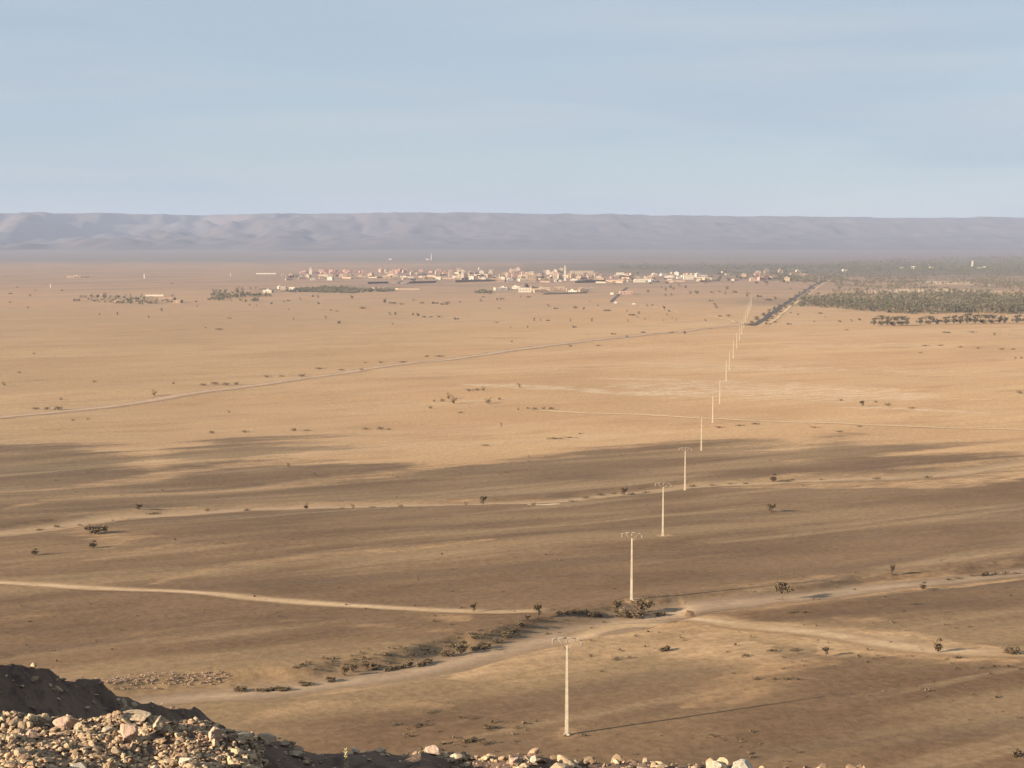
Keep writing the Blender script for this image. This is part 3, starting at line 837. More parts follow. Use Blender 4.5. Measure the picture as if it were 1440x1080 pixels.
def plant(px, py, w, h, label, cat, group, green=False, kind=None, name=None):
    x, y = at(px, py); z = gz1(x, y)
    wm, hm = w * y / F, h * y / F
    kind = kind or ('low' if w > 1.35 * h else 'upright')
    dep = min(wm, max(hm * 1.6, 2.0))
    name = name or ('tree' if cat == 'tree' else 'shrub')
    if h >= 9 and y < 700:
        fol, st = NEAR[kind][R.randrange(len(NEAR[kind]))]
        o = empty(name, (x, y, z), 0)
        for nm, m_ in (('foliage', fol), ('stem', st)): link(nm, m_, o)
    else:
        src = (FARG if green else FARB)[kind]
        o = link(name, src[R.randrange(len(src))]); o.location = (x, y, z)
    o.scale = (wm, dep, hm); o.rotation_euler = (0, 0, R.uniform(-.25, .25))
    return tag(o, label, cat, group)

# single plants that stand out: px, py of the foot, width, height (photograph pixels)
BIG = [
    (868, 853, 16, 22, 'upright', 'upright brown bush just left of the second nearest power pole'),
    (889, 856, 44, 18, 'low', 'broad dark bush hiding the foot of the second nearest power pole'),
    (908, 851, 34, 22, 'upright', 'loose tall bush just right of the second nearest power pole'),
    (928, 853, 24, 9, 'low', 'low bush at the right end of the clump under the second pole'),
    (1100, 836, 25, 29, 'tree', 'small dark acacia tree casting a long shadow across the dry riverbed'),
    (1255, 804, 9, 18, 'upright', 'thin pale upright shrub on the gravel above the dry riverbed'),
    (1298, 819, 12, 13, 'upright', 'round bush on the right part of the lower dry riverbed'),
    (1319, 914, 15, 24, 'upright', 'tall brown bush casting a dark shadow on the sandy track at right'),
    (1424, 916, 24, 15, 'low', 'dark broad bush at the right edge on the sandy track'),
    (1161, 919, 14, 17, 'upright', 'faint thin shrub left of the tall brown bush by the sandy track'),
    (1428, 1058, 22, 14, 'low', 'dark bush near the lower right corner on bare gravel'),
    (934, 910, 22, 10, 'low', 'low bush with a dark shadow between the track and the nearest pole'),
    (1087, 677, 12, 14, 'upright', 'upright bush on the upper sandy riverbed right of the pole line'),
    (1085, 719, 16, 13, 'upright', 'faint bush on dark gravel below the upper riverbed at right'),
    (680, 710, 12, 13, 'upright', 'upright brown bush on the middle of the upper riverbed'),
    (878, 693, 12, 12, 'upright', 'round bush just left of the third nearest pole top'),
    (756, 866, 17, 24, 'upright', 'tall yellowish bush at the bend where the riverbed meets the track'),
    (665, 858, 12, 16, 'upright', 'faint pale bush growing on the pale dirt track'),
    (217, 557, 11, 9, 'upright', 'dark bush standing alone above the grey gravel road at left'),
    (405, 656, 9, 7, 'upright', 'round bush alone at the upper left edge of the dark gravel'),
    (443, 670, 8, 6, 'upright', 'small dark bush alone on a sandy streak in the dark gravel'),
    (730, 547, 8, 7, 'upright', 'round bush alone on the whitish silt left of the poles'),
    (1435, 556, 14, 7, 'low', 'dark bush at the right edge of the golden plain'),
    (322, 578, 6, 4, 'upright', 'tiny bush alone on the golden sand below the grey road'),
    (705, 599, 4, 7, 'upright', 'thin upright shrub alone on the golden sand at the centre'),
    (138, 752, 40, 16, 'low', 'loose pale scrub on the sandy clearing at left'),
    (130, 772, 14, 12, 'upright', 'brown bush at the lower end of the sandy clearing at left'),
    (48, 781, 12, 11, 'upright', 'faint bush left of the stony sandy patch at the left edge'),
]
for px, py, w, h, kd, lab in BIG:
    plant(px, py, w, h, lab, 'tree' if 'tree' in lab.split() else 'bush', 'single bushes on the plain', kind=kd)

# rows of bushes: (place, group, [(px, py, w, h), ...])
ROWS = [
    ('along the left bank of the lower riverbed', 'bushes along the lower riverbed bank', [
        (338, 956, 20, 12), (372, 955, 28, 9), (398, 954, 30, 9), (430, 947, 24, 9), (466, 942, 18, 11), (486, 935, 14, 16), (498, 930, 16, 14), (514, 926, 16, 12),
        (530, 925, 18, 12), (546, 927, 18, 9), (562, 924, 18, 10), (576, 922, 14, 13), (592, 921, 18, 12), (604, 917, 14, 10), (630, 908, 22, 12), (648, 905, 20, 22),
        (668, 899, 20, 12), (684, 897, 22, 14), (700, 890, 16, 10), (712, 884, 18, 10), (722, 879, 14, 10), (732, 875, 16, 12), (742, 870, 12, 9)]),
    ('in the row right of the riverbed bend', 'bushes in the row by the riverbed bend', [
        (785, 861, 16, 8), (797, 860, 14, 8), (809, 859, 14, 9), (821, 858, 14, 9), (833, 858, 14, 10), (844, 857, 12, 9)]),
    ('along the sunlit upper riverbed', 'bushes along the upper riverbed', [
        (55, 742, 16, 5), (80, 738, 14, 6), (112, 735, 10, 4), (196, 718, 12, 9), (215, 720, 34, 6), (293, 715, 12, 7), (347, 715, 14, 7), (430, 714, 8, 9), (480, 711, 14, 4), (496, 712, 9, 8),
        (526, 712, 20, 4), (565, 711, 14, 7), (655, 709, 9, 7), (750, 712, 12, 7), (806, 702, 16, 5), (826, 697, 20, 6), (845, 693, 18, 6), (862, 691, 16, 5), (890, 692, 20, 4),
        (908, 690, 16, 4), (976, 682, 20, 5), (1003, 681, 16, 5), (1028, 679, 14, 4), (1050, 679, 14, 4), (1106, 677, 24, 6), (1155, 675, 9, 4), (1232, 675, 20, 6), (1304, 675, 18, 6)]),
    ('on the riverbed bank at right edge', 'bushes on the right part of the riverbed', [
        (1334, 806, 14, 5), (1348, 804, 16, 6), (1368, 800, 16, 8), (1384, 799, 18, 9), (1400, 798, 16, 8), (1414, 797, 16, 8), (1430, 796, 12, 6)]),
    ('on the lower right gravel', 'low scrub on the lower right gravel', [
        (1066, 950, 20, 5), (1090, 951, 14, 6), (1106, 951, 20, 8), (1122, 952, 14, 5), (1048, 918, 16, 4), (1085, 912, 22, 5), (1120, 911, 24, 5), (1112, 860, 20, 4), (1132, 860, 16, 4),
        (1345, 921, 20, 6), (1380, 935, 16, 5), (1398, 934, 18, 6), (1418, 934, 18, 6), (1434, 937, 12, 7), (1290, 846, 26, 4), (1256, 842, 5, 4)]),
    ('around the foot of the nearest pole', 'low scrub near the nearest pole', [
        (556, 1015, 20, 7), (590, 1016, 30, 7), (610, 996, 24, 5), (648, 1005, 14, 5), (668, 1006, 20, 6), (686, 1021, 16, 9), (700, 1020, 14, 5), (728, 1020, 16, 7), (740, 1014, 9, 4),
        (660, 1040, 22, 9), (684, 1043, 30, 8), (832, 918, 10, 6), (868, 922, 20, 7), (885, 920, 12, 6), (846, 939, 10, 4)]),
    ('on the sand above the dark gravel', 'bushes at the top of the dark gravel', [
        (298, 608, 12, 6), (345, 607, 12, 6), (415, 604, 14, 6), (432, 604, 16, 3), (515, 601, 14, 4), (535, 601, 14, 6), (548, 601, 12, 3), (682, 627, 18, 3), (780, 618, 34, 4), (802, 616, 22, 3), (816, 611, 8, 3),
        (1012, 606, 16, 5), (1040, 603, 20, 3), (1062, 601, 18, 4), (1146, 605, 16, 3), (1180, 610, 16, 4), (1208, 603, 12, 3)]),
    ('along the grey gravel road', 'bushes along the grey gravel road', [
        (5, 541, 8, 6), (27, 522, 9, 3), (50, 575, 20, 5), (66, 575, 12, 6), (82, 575, 18, 8), (87, 562, 10, 4), (102, 590, 8, 3), (124, 588, 7, 3), (48, 497, 6, 3), (133, 536, 7, 5), (245, 541, 8, 4), (286, 544, 14, 5), (302, 542, 18, 6), (318, 543, 16, 6),
        (332, 542, 12, 6), (376, 529, 12, 5), (396, 528, 12, 3), (424, 529, 16, 6), (450, 519, 18, 4), (480, 520, 14, 3), (508, 520, 10, 4), (514, 509, 8, 3), (536, 510, 9, 5), (566, 510, 18, 4), (600, 500, 10, 4), (618, 500, 20, 4), (803, 487, 9, 4), (842, 486, 12, 3)]),
    ('in the clump left of the whitish silt', 'bushes left of the whitish silt patch', [
        (605, 573, 9, 6), (611, 563, 6, 4), (622, 563, 10, 6), (631, 560, 10, 9), (638, 567, 14, 12), (660, 551, 12, 6), (672, 550, 14, 5), (680, 551, 8, 7), (686, 566, 14, 10), (702, 561, 8, 5), (647, 579, 12, 3),
        (729, 575, 5, 4), (742, 573, 8, 4), (752, 574, 11, 5), (764, 574, 10, 6), (775, 574, 12, 6)]),
    ('among the whitish silt at the right', 'bushes on the right of the golden plain', [
        (1182, 563, 10, 4), (1212, 574, 10, 10), (1232, 567, 9, 4), (1250, 573, 16, 6), (1284, 578, 18, 3), (1428, 506, 5, 4), (1436, 505, 6, 4), (1294, 497, 10, 3),
        (1302, 488, 14, 3), (1322, 488, 14, 3), (1350, 490, 12, 3), (1376, 491, 10, 3), (1408, 492, 14, 4), (1424, 492, 12, 3)]),
]
for place, group, pts in ROWS:
    pts = sorted(pts)
    for i, (px, py, w, h) in enumerate(pts):
        look = 'wide low' if w > 2.6 * h else ('rounded' if w > 1.35 * h else 'upright')
        plant(px, py, w, h, f'{look} bush, {ordinal(i)} from left {place}', 'bush', group)

# scattered small trees in front of the town, by stretch of plain
FAR = [
    ('on the plain at far left', [(14, 426, 6, 3), (40, 434, 5, 3), (24, 404, 4, 2), (42, 417, 4, 3), (14, 413, 6, 3), (50, 410, 4, 3), (87, 410, 4, 3), (140, 444, 4, 4), (165, 444, 4, 5), (209, 447, 4, 3), (227, 437, 5, 5), (242, 399, 5, 2), (277, 432, 3, 4), (276, 426, 4, 3), (289, 461, 3, 2), (308, 463, 16, 4), (322, 447, 7, 2)]),
    ('below the orchard strip', [(351, 431, 3, 3), (361, 432, 3, 3), (382, 429, 5, 4), (399, 425, 6, 3), (406, 436, 3, 4), (413, 449, 3, 3), (406, 424, 6, 3), (422, 422, 5, 4), (440, 418, 5, 4), (447, 419, 6, 5), (448, 429, 5, 4), (458, 448, 5, 5), (465, 436, 4, 3), (474, 437, 7, 3), (477, 455, 7, 5)]),
    ('on the plain below the pink row', [(495, 420, 6, 6), (510, 434, 14, 5), (541, 426, 7, 7), (551, 426, 12, 3), (565, 427, 8, 4), (582, 423, 7, 3), (593, 426, 10, 4), (612, 426, 12, 4), (628, 426, 14, 5), (548, 443, 6, 5), (556, 443, 5, 5), (552, 457, 3, 4), (581, 443, 5, 4), (588, 444, 6, 6), (596, 445, 6, 3), (606, 445, 8, 3), (618, 445, 9, 5), (642, 448, 9, 4), (625, 427, 14, 3)]),
    ('on the plain below the town centre', [(647, 425, 4, 3), (676, 424, 6, 5), (680, 418, 5, 3), (699, 423, 4, 4), (706, 422, 8, 3), (702, 434, 6, 3), (720, 481, 4, 3), (732, 418, 4, 3), (751, 451, 4, 5), (760, 451, 3, 4), (770, 451, 6, 3), (745, 419, 14, 3), (771, 431, 6, 4), (782, 434, 8, 3), (802, 452, 4, 5), (809, 434, 10, 6), (821, 436, 4, 5), (829, 424, 3, 3), (832, 452, 4, 6), (841, 431, 4, 4), (853, 437, 11, 4), (718, 461, 3, 3), (742, 461, 3, 4), (808, 461, 7, 4), (698, 453, 8, 3)]),
    ('on the plain around the pale far track', [(882, 438, 4, 3), (888, 443, 10, 4), (898, 441, 5, 4), (896, 447, 4, 3), (883, 452, 4, 4), (907, 449, 3, 3), (934, 436, 5, 7), (941, 438, 5, 4), (938, 444, 4, 4), (951, 452, 3, 4), (945, 449, 2, 3), (992, 452, 5, 4), (1007, 434, 8, 6), (1005, 429, 5, 4), (1013, 446, 6, 3), (1024, 446, 10, 5), (933, 452, 3, 3), (910, 430, 4, 3), (917, 430, 4, 3), (906, 468, 14, 4), (944, 468, 12, 3), (963, 469, 5, 6), (863, 470, 9, 3), (882, 473, 5, 3)]),
    ('on the plain below the right end of town', [(911, 411, 6, 4), (930, 405, 4, 4), (936, 409, 5, 5), (936, 416, 6, 4), (943, 405, 6, 5), (944, 415, 6, 4), (947, 407, 4, 4), (955, 403, 5, 4), (964, 405, 5, 5), (971, 413, 8, 5), (980, 413, 8, 6), (991, 399, 6, 5), (1001, 412, 8, 4), (1012, 411, 4, 3), (1020, 414, 5, 6), (1022, 407, 6, 5), (1033, 412, 7, 4), (1030, 400, 5, 4), (1051, 417, 8, 8), (1068, 418, 9, 5), (1080, 423, 10, 4), (1090, 421, 8, 5), (1000, 424, 8, 3), (1078, 403, 3, 3), (1112, 407, 3, 3)]),
    ('around the lower end of the paved road', [(1050, 457, 14, 4), (1060, 456, 16, 5), (1066, 452, 8, 6), (1080, 456, 10, 4), (1090, 454, 8, 4), (1110, 456, 8, 3), (1064, 449, 4, 5), (1098, 436, 7, 4), (1102, 431, 9, 5), (1112, 441, 5, 3), (1122, 444, 4, 3), (1145, 453, 4, 3), (1181, 453, 6, 4), (1197, 452, 5, 4), (1209, 451, 6, 5), (1153, 441, 6, 3), (1161, 446, 4, 2)]),
    ('along the right margin below the palm grove', [(1330, 468, 12, 3), (1368, 467, 16, 3), (1398, 471, 4, 4), (1190, 464, 6, 2), (1286, 441, 12, 3), (1318, 438, 14, 3), (1275, 437, 10, 3)]),
]
for place, pts in FAR:
    pts = sorted(pts)
    for i, (px, py, w, h) in enumerate(pts):
        look = 'low dark tree' if w > 2 * h else ('round dark tree' if w > h else 'upright dark tree')
        plant(px, py, w, h, f'{look}, {ordinal(i)} from left {place}', 'tree', 'small trees scattered before the town', green=(i % 2 == 0), kind='low' if w > 1.6 * h else 'upright', name='tree')

ROADSIDE = []
for k in range(26):
    t = k / 25; side = 1 if k % 2 else -1
    ROADSIDE.append((1066 + 90 * t + side * (9 - 5 * t) + R.uniform(-2, 2), 455 - 58 * t + R.uniform(-1, 1), R.uniform(6, 10) * (1 - .35 * t), R.uniform(4, 7) * (1 - .35 * t)))
for i, (px, py, w, h) in enumerate(sorted(ROADSIDE, key=lambda q: -q[1])):
    plant(px, py, w, h, f'dark roadside tree, {ordinal(i)} from the near end of the straight paved road', 'tree', 'trees along the paved road', green=True, kind='upright', name='tree')
TOWN_TREES = [('among the houses left of the tall minaret', 560, 790, 32), ('among the houses right of the tall minaret', 800, 1004, 26), ('among the trees right of town', 1004, 1110, 18)]
for place, x0, x1, n in TOWN_TREES:
    for i, (px, py) in enumerate(sorted((R.uniform(x0, x1), R.uniform(386, 400)) for _ in range(n))):
        plant(px, py, R.uniform(4, 8), R.uniform(3, 5), f'dark tree, {ordinal(i)} from left {place}', 'tree', 'trees among the town houses', green=True, kind='upright', name='tree')

def bank_cover(name, label, px0, px1, n, off, hmax, seed, mat='leaf_brown'):
    g = np.random.default_rng(seed)
    x0, x1 = [np.interp(p, [140, 340, 600, 740, 860, 1080, 1440], [at(140, 978)[0], at(340, 960)[0], at(600, 925)[0], at(740, 893)[0], at(860, 867)[0], at(1080, 837)[0], at(1440, 794)[0]]) for p in (px0, px1)]
    L = BED_LOW[(BED_LOW[:, 0] > x0) & (BED_LOW[:, 0] < x1)]
    V, Fc, base = [], [], 0
    for _ in range(n):
        i = int(g.integers(len(L) - 1)); t = g.random()
        p = L[i] * (1 - t) + L[i + 1] * t
        q = off + abs(g.normal(0, 1.3)); x, y = p[0] - 0.45 * q + g.normal(0, .6), p[1] + 0.89 * q + g.normal(0, .6)
        h = hmax * g.uniform(.25, 1); m = 22
        P, _f = leaf_cloud(m, [(0, 0, .4, .4, .35), (.2, .1, .25, .3, .25)], 0.12, int(g.integers(1e6)))
        V.append(P * (h * 1.5, h * 1.5, h) + (x, y, gz1(x, y))); Fc.append(np.arange(m * 4).reshape(-1, 4) + base); base += m * 4
    o = link(name, np_mesh(name, np.vstack(V), np.vstack(Fc), M[mat], False))
    return tag(o, label, 'scrub', kind='stuff')
bank_cover('dry_scrub', 'low dry scrub and rubble on the reddish bank at the left end of the riverbed', 150, 345, 260, 7.0, 0.42, 41, 'boulder_pink')
bank_cover('dry_scrub', 'dense dry scrub along the far bank of the riverbed left of its bend', 420, 760, 120, 6.5, 0.6, 42)
bank_cover('dry_scrub', 'sparse dry scrub along the riverbed bank below the second pole', 790, 1000, 60, 7.5, 0.45, 43)

def litter(name, label, n, seed):
    g = np.random.default_rng(seed)
    V, Fc, base = [], [], 0
    for _ in range(n):
        px, py = g.uniform(-250, 1690), g.uniform(640, 1075)
        x, y = at(px, py)
        if fbm(np.array([x / 30.0]), np.array([y / 30.0]), 5, 3)[0] < 0.5: continue
        h = 0.12 + 0.36 * g.random() ** 3; m = 12
        P, _f = leaf_cloud(m, [(0, 0, .4, .4, .35)], 0.2, int(g.integers(1e6)))
        V.append(P * (h * 1.6, h * 1.6, h) + (x, y, gz1(x, y))); Fc.append(np.arange(m * 4).reshape(-1, 4) + base); base += m * 4
    o = link(name, np_mesh(name, np.vstack(V), np.vstack(Fc), M['leaf_brown'], False))
    return tag(o, label, 'tufts', kind='stuff')
litter('dry_tufts', 'tiny dry tufts and stones strewn over the dark gravel plain', 2600, 47)

# row of bigger trees in front of the palm grove
FRONT = [(1229, 458, 10, 10), (1238, 458, 11, 13), (1247, 459, 12, 12), (1256, 459, 13, 12), (1266, 458, 14, 12), (1275, 459, 10, 10),
         (1294, 456, 12, 9), (1305, 456, 13, 11), (1317, 456, 14, 9), (1330, 456, 14, 10), (1341, 455, 13, 11), (1350, 455, 12, 10), (1360, 456, 16, 14), (1371, 456, 14, 12),
         (1383, 456, 16, 12), (1394, 456, 13, 11), (1405, 455, 10, 8), (1412, 456, 13, 11), (1430, 456, 15, 11), (1443, 456, 16, 12)]
for i, (px, py, w, h) in enumerate(FRONT):
    plant(px, py, w * 1.25, h * 1.3, f'dusty green tree, {ordinal(i)} from the left in the row before the palm grove', 'tree', 'trees in the row before the palm grove', green=True, kind='upright', name='tree')

# palm groves: far-off woods that read as one mass
def grove(name, label, area, n, size, palm=0.7, seed=0, keep=None):
    """area: photograph outline of the ground they stand on (x range per row), n plants"""
    g = np.random.default_rng(seed)
    rows = np.array(area, float)                     # py, px0, px1
    dl = np.array([at(720, r[0])[1] for r in rows])
    o_ = np.argsort(dl); dl, rows = dl[o_], rows[o_]
    V, Fc, Mi, base = [], [], [], 0
    k = 0
    while k < n:
        y = 1 / g.uniform(1 / dl[-1], 1 / dl[0])
        t0, t1 = np.interp(y, dl, (rows[:, 1] - 720) / F), np.interp(y, dl, (rows[:, 2] - 720) / F)
        x = g.uniform(t0, t1) * y
        k += 1
        y += (fbm(np.array([x / 45.0]), np.array([3.0]), seed + 9, 3)[0] - 0.5) * 0.07 * y
        if fbm(np.array([x / 55.0]), np.array([y / 110.0]), seed + 3, 3)[0] < (keep or 0.36): continue
        s = size * g.uniform(0.65, 1.3) * (1 + max(0, y - 3000) / 9000)
        z = gz1(x, y)
        if g.random() < palm:
            h = s * g.uniform(0.9, 1.5); m = 11
            a = g.uniform(0, 6.28, m); el = g.uniform(-0.5, 0.95, m); L = s * g.uniform(.38, .55, m)
            ex, ey, ez = np.cos(a) * np.cos(el) * L, np.sin(a) * np.cos(el) * L, np.sin(el) * L
            wx, wy = -np.sin(a) * s * 0.075, np.cos(a) * s * 0.075
            o3 = np.zeros(m)
            P = np.stack([np.stack([o3, o3, o3 + h], 1), np.stack([ex * .6 + wx, ey * .6 + wy, h + ez * .75], 1), np.stack([ex, ey, h + ez * .6 - .1 * s], 1), np.stack([ex * .6 - wx, ey * .6 - wy, h + ez * .75], 1)], 1).reshape(-1, 3)
            T = np.array([(-.03, 0, -.3), (.03, 0, -.3), (.025, 0, h / s), (-.025, 0, h / s), (0, -.03, -.3), (0, .03, -.3), (0, .025, h / s), (0, -.025, h / s)]) * s
            P = np.vstack([P, T]); q = m + 2; mi = [0] * m + [1, 1]
        else:
            m = 26
            P, _ = leaf_cloud(m, [(g.uniform(-.3, .3), 0, .35, .35, .3), (g.uniform(-.3, .3), .1, .55, .3, .3)], 0.13, int(g.integers(1e6)))
            P = P * s * g.uniform(.5, .85); q = m; mi = [0] * m
        V.append(P + (x, y, z)); Fc.append(np.arange(q * 4).reshape(-1, 4) + base); base += q * 4; Mi += mi
    o = link(name, np_mesh(name, np.vstack(V), np.vstack(Fc), [M['leaf_palm'], M['bark']], False, Mi))
    return tag(o, label, 'palm grove', kind='stuff')

grove('palm_grove', 'broad dusty palm grove filling the middle of the right side', [(440, 1300, 1500), (437, 1180, 1500), (434, 1128, 1500), (422, 1138, 1500), (414, 1165, 1500)], 4400, 5.8, 0.6, 1, 0.40)
grove('palm_grove', 'thinner palm belt behind the broad grove, broken by bare sand', [(405, 1170, 1500), (398, 1165, 1480), (388, 1185, 1500), (385, 1180, 1500)], 4200, 4.6, 0.4, 2, 0.49)
grove('palm_grove', 'far grey-green palm belt under the mountains at right', [(382, 1190, 1530), (376, 1150, 1530), (368, 1200, 1530), (364, 1330, 1530), (362, 1400, 1530)], 6500, 5.5, 0.1, 3, 0.30)
grove('palm_grove', 'thin strip of far trees behind the right half of town', [(379, 850, 1190), (375, 880, 1200), (373, 990, 1180)], 1500, 5.5, 0.1, 4, 0.4)
grove('palm_grove', 'trees mixed with houses where the paved road enters the palms', [(398, 1110, 1190), (390, 1000, 1190), (384, 1010, 1180)], 800, 7, 0.4, 5, 0.48)
grove('orchard', 'long dark green orchard strip below the pink houses', [(412, 408, 470), (409, 398, 555), (405, 440, 560)], 900, 4.5, 0.0, 6, 0.2)['category'] = 'orchard'
grove('orchard', 'dark trees of the small village at far left', [(424, 300, 372), (416, 296, 385), (412, 300, 380)], 260, 6, 0.2, 7, 0.45)['category'] = 'orchard'
grove('orchard', 'thin line of trees along the far left village', [(430, 82, 240), (424, 110, 250), (419, 120, 215)], 240, 5, 0.1, 8, 0.5)['category'] = 'orchard'
grove('orchard', 'small green plot in front of the town centre', [(413, 665, 692), (409, 672, 692)], 120, 4, 0.0, 9, 0.2)['category'] = 'orchard'

# ------------------------------------------------------------------ the town
def house_mesh(w, d, h, mat, storeys, seed, roof_room=True):
    g = random.Random(seed)
    m = MB()
    m.box(0, 0, -0.6, w, d, h + 0.6)
    p = 0.25                                                          # parapet round the flat roof, a little proud of the wall
    for sx, sy, bx, by in ((0, -1, w + .1, p), (0, 1, w + .1, p), (-1, 0, p, d - 2 * p), (1, 0, p, d - 2 * p)):
        m.box(sx * (w / 2 - p / 2 + .05 * abs(sx)), sy * (d / 2 - p / 2 + .05), h + 0.003, bx, by, 0.55)
    if roof_room: m.box(g.uniform(-.22, .22) * w, g.uniform(-.1, .25) * d, h + 0.003, w * 0.3, d * 0.32, 2.3)
    n = max(2, int(w / 3.0))
    for s in range(storeys):
        for i in range(n):
            if g.random() < 0.2: continue
            x = (i + .5) / n * w - w / 2
            z = h * (s + 0.38) / storeys
            if s == 0 and i == n // 2: m.box(x, -d / 2, 0.0, 1.3, 0.06, 2.2, 1)
            else: m.box(x, -d / 2, z, 1.2, 0.06, 1.3, 1)
        for i in range(max(1, int(d / 4))):
            m.box(-w / 2, (i + .5) / max(1, int(d / 4)) * d - d / 2, h * (s + .38) / storeys, 0.06, 1.2, 1.3, 1)
    return m.mesh('house', [mat, M['opening']])

HOUSES = {}
def house_variant(col, k):
    if (col, k) not in HOUSES:
        w, d, h, st, rr = ((9, 9, 3.6, 1, False), (10, 9, 6.8, 2, True), (13, 10, 3.8, 1, True), (8, 8, 9.6, 3, True), (18, 9, 4.0, 1, False))[k]
        HOUSES[(col, k)] = (house_mesh(w, d, h, M[col], st, hash((k, len(col))) % 999, rr), w, h)
    return HOUSES[(col, k)]
LOOK = ('low', 'two-storey', 'wide', 'tall', 'long')
used = []
def house(px, py, col, k, label, group, sc=1.0):
    x, y = at(px, py)
    me, w, h = house_variant(col, k)
    o = link('house', me)
    o.location = (x, y, gz1(x, y)); o.rotation_euler = (0, 0, R.uniform(-.3, .45)); o.scale = (sc, sc, sc * R.uniform(.75, 1.0))
    return tag(o, label, 'house', group)

ZONES = [   # place, px range, py rows, count, palette, variants
    ('in the pink row at the left of town', 423, 515, (383, 385.5), 24, ('pink',), (1, 0, 1, 2)),
    ('in the second pink quarter', 532, 628, (382, 387), 26, ('pink', 'pink', 'cream'), (1, 1, 0, 3)),
    ('below the pink row', 398, 522, (388, 394), 24, ('cream', 'cream', 'ochre', 'white'), (0, 1, 2)),
    ('just above the long dark wall', 530, 618, (390, 394), 14, ('white', 'cream', 'ochre'), (0, 2, 4)),
    ('around the short white tower', 630, 692, (385, 394), 22, ('cream', 'white', 'cream', 'ochre'), (1, 3, 0)),
    ('between short tower and tall minaret', 694, 788, (383, 397), 42, ('cream', 'white', 'ochre', 'pink'), (1, 0, 3, 2)),
    ('just right of the tall minaret', 799, 852, (387, 395), 18, ('cream', 'white', 'ochre'), (0, 1, 2)),
    ('at the right end of town', 855, 1003, (386, 398), 40, ('white', 'cream', 'cream', 'pink'), (0, 1, 2, 4)),
    ('in the front row before the town centre', 702, 826, (406, 412), 15, ('white', 'cream', 'ochre'), (0, 4, 2)),
    ('among the trees right of town', 1006, 1140, (383, 396), 26, ('cream', 'ochre', 'pink'), (0, 1)),
    ('in the hamlet at the far left', 86, 124, (389, 391), 6, ('pink', 'cream'), (0, 4)),
    ('in the village strung along the far left', 105, 285, (418, 428), 10, ('earth', 'cream', 'ochre'), (0, 4)),
    ('at the left end of the orchard strip', 372, 412, (405, 412), 5, ('white', 'cream'), (0, 2)),
    ('at the upper rim of the town centre', 632, 790, (379, 383), 12, ('pink', 'cream'), (0, 1)),
]
for place, x0, x1, (y0, y1), n, pal, var in ZONES:
    spots = []
    tries = 0
    while len(spots) < n and tries < 4000:
        tries += 1
        px, py = R.uniform(x0, x1), R.uniform(y0, y1)
        wx, wy = at(px, py)
        k = R.choice(var)
        rad = (6.2, 6.6, 8.0, 5.8, 10.5)[k]
        if all(math.hypot(wx - a[0], wy - a[1]) > rad + a[2] for a in used):
            used.append((wx, wy, rad)); spots.append((px, py, R.choice(pal), k))
    for i, (px, py, col, k) in enumerate(sorted(spots)):
        house(px, py, col, k, f'{LOOK[k]} {col} house, {ordinal(i)} from left {place}', 'houses ' + place)

def landmark(name, px, py, label, cat):
    x, y = at(px, py)
    return tag(empty(name, (x, y, gz1(x, y))), label, cat), y

def minaret(px, py, hpx, wpx, label, slim):
    o, y = landmark('minaret', px, py, label, 'minaret')
    h, w = hpx * y / F, wpx * y / F
    MB().frustum(-.5, h * .68, w, w, w * .92, w * .92).build('tower', M['white'], o)
    g = MB().box(0, 0, h * .683, w * 1.3, w * 1.3, h * .03)
    for s in (-1, 1):
        g.box(s * w * .62, 0, h * .715, .2, w * 1.3, h * .025); g.box(0, s * w * .62, h * .715, w * 1.2, .2, h * .025)
    g.build('balcony', M['cream'], o)
    MB().frustum(h * .714, h * .86, w * .55, w * .55, w * .5, w * .5).build('lantern', M['white'], o)
    MB().bar((0, 0, h * .862), (0, 0, h), w * .27, .05, n=10).build('finial', M['cream'], o)
    for z in (.2, .4, .58): MB().box(0, -w * .49, h * z, w * .2, .12, h * .05).build('window', M['opening'], o)
minaret(794.5, 395, 24, 3.0, 'tall pale minaret rising above the centre of town', True)
minaret(650, 393, 15, 3.4, 'short white tower among the yellowish houses', False)
minaret(437, 386, 11, 3.6, 'squat pale tower above the pink row', False)

def block(name, px, py, w, d, h, mat, label, cat, extra=None):
    o, y = landmark(name, px, py, label, cat)
    MB().box(0, 0, -.6, w, d, h + .6).build('wall', M[mat], o)
    r = MB()
    for sx, sy, bx, by in ((0, -1, w + .2, .4), (0, 1, w + .2, .4), (-1, 0, .4, d - .6), (1, 0, .4, d - .6)):
        r.box(sx * (w / 2 - .1), sy * (d / 2 - .1), h + .003, bx, by, .7)
    r.build('parapet', M['cream'], o)
    n = max(2, int(w / 4)); st = max(1, int(h / 3.4)); wi = MB()
    for s in range(st):
        for i in range(n): wi.box((i + .5) / n * w - w / 2, -d / 2, h * (s + .35) / st, 1.5, .1, 1.5)
    wi.build('windows', M['opening'], o)
    return o, w, d, h
block('public_hall', 818, 386, 52, 16, 7.5, 'cream', 'long pale yellowish hall just right of the tall minaret', 'hall')
block('apartment_block', 748, 396, 16, 20, 12, 'ochre', 'tall ochre block with a shaded side left of the tall minaret', 'apartment block')
block('school', 905, 397, 34, 12, 6, 'white', 'long white building at the front right of town', 'school')
block('warehouse', 880, 413, 18, 16, 3.4, 'pink', 'pinkish walled building right of the short diagonal road', 'warehouse')
block('villa', 968, 393, 20, 14, 8, 'white', 'large white villa at the right end of town', 'villa')
o, w, d, h = block('domed_building', 738, 411, 18, 16, 6, 'white', 'white building with a dark dome in front of the town centre', 'building')
dm = MB()
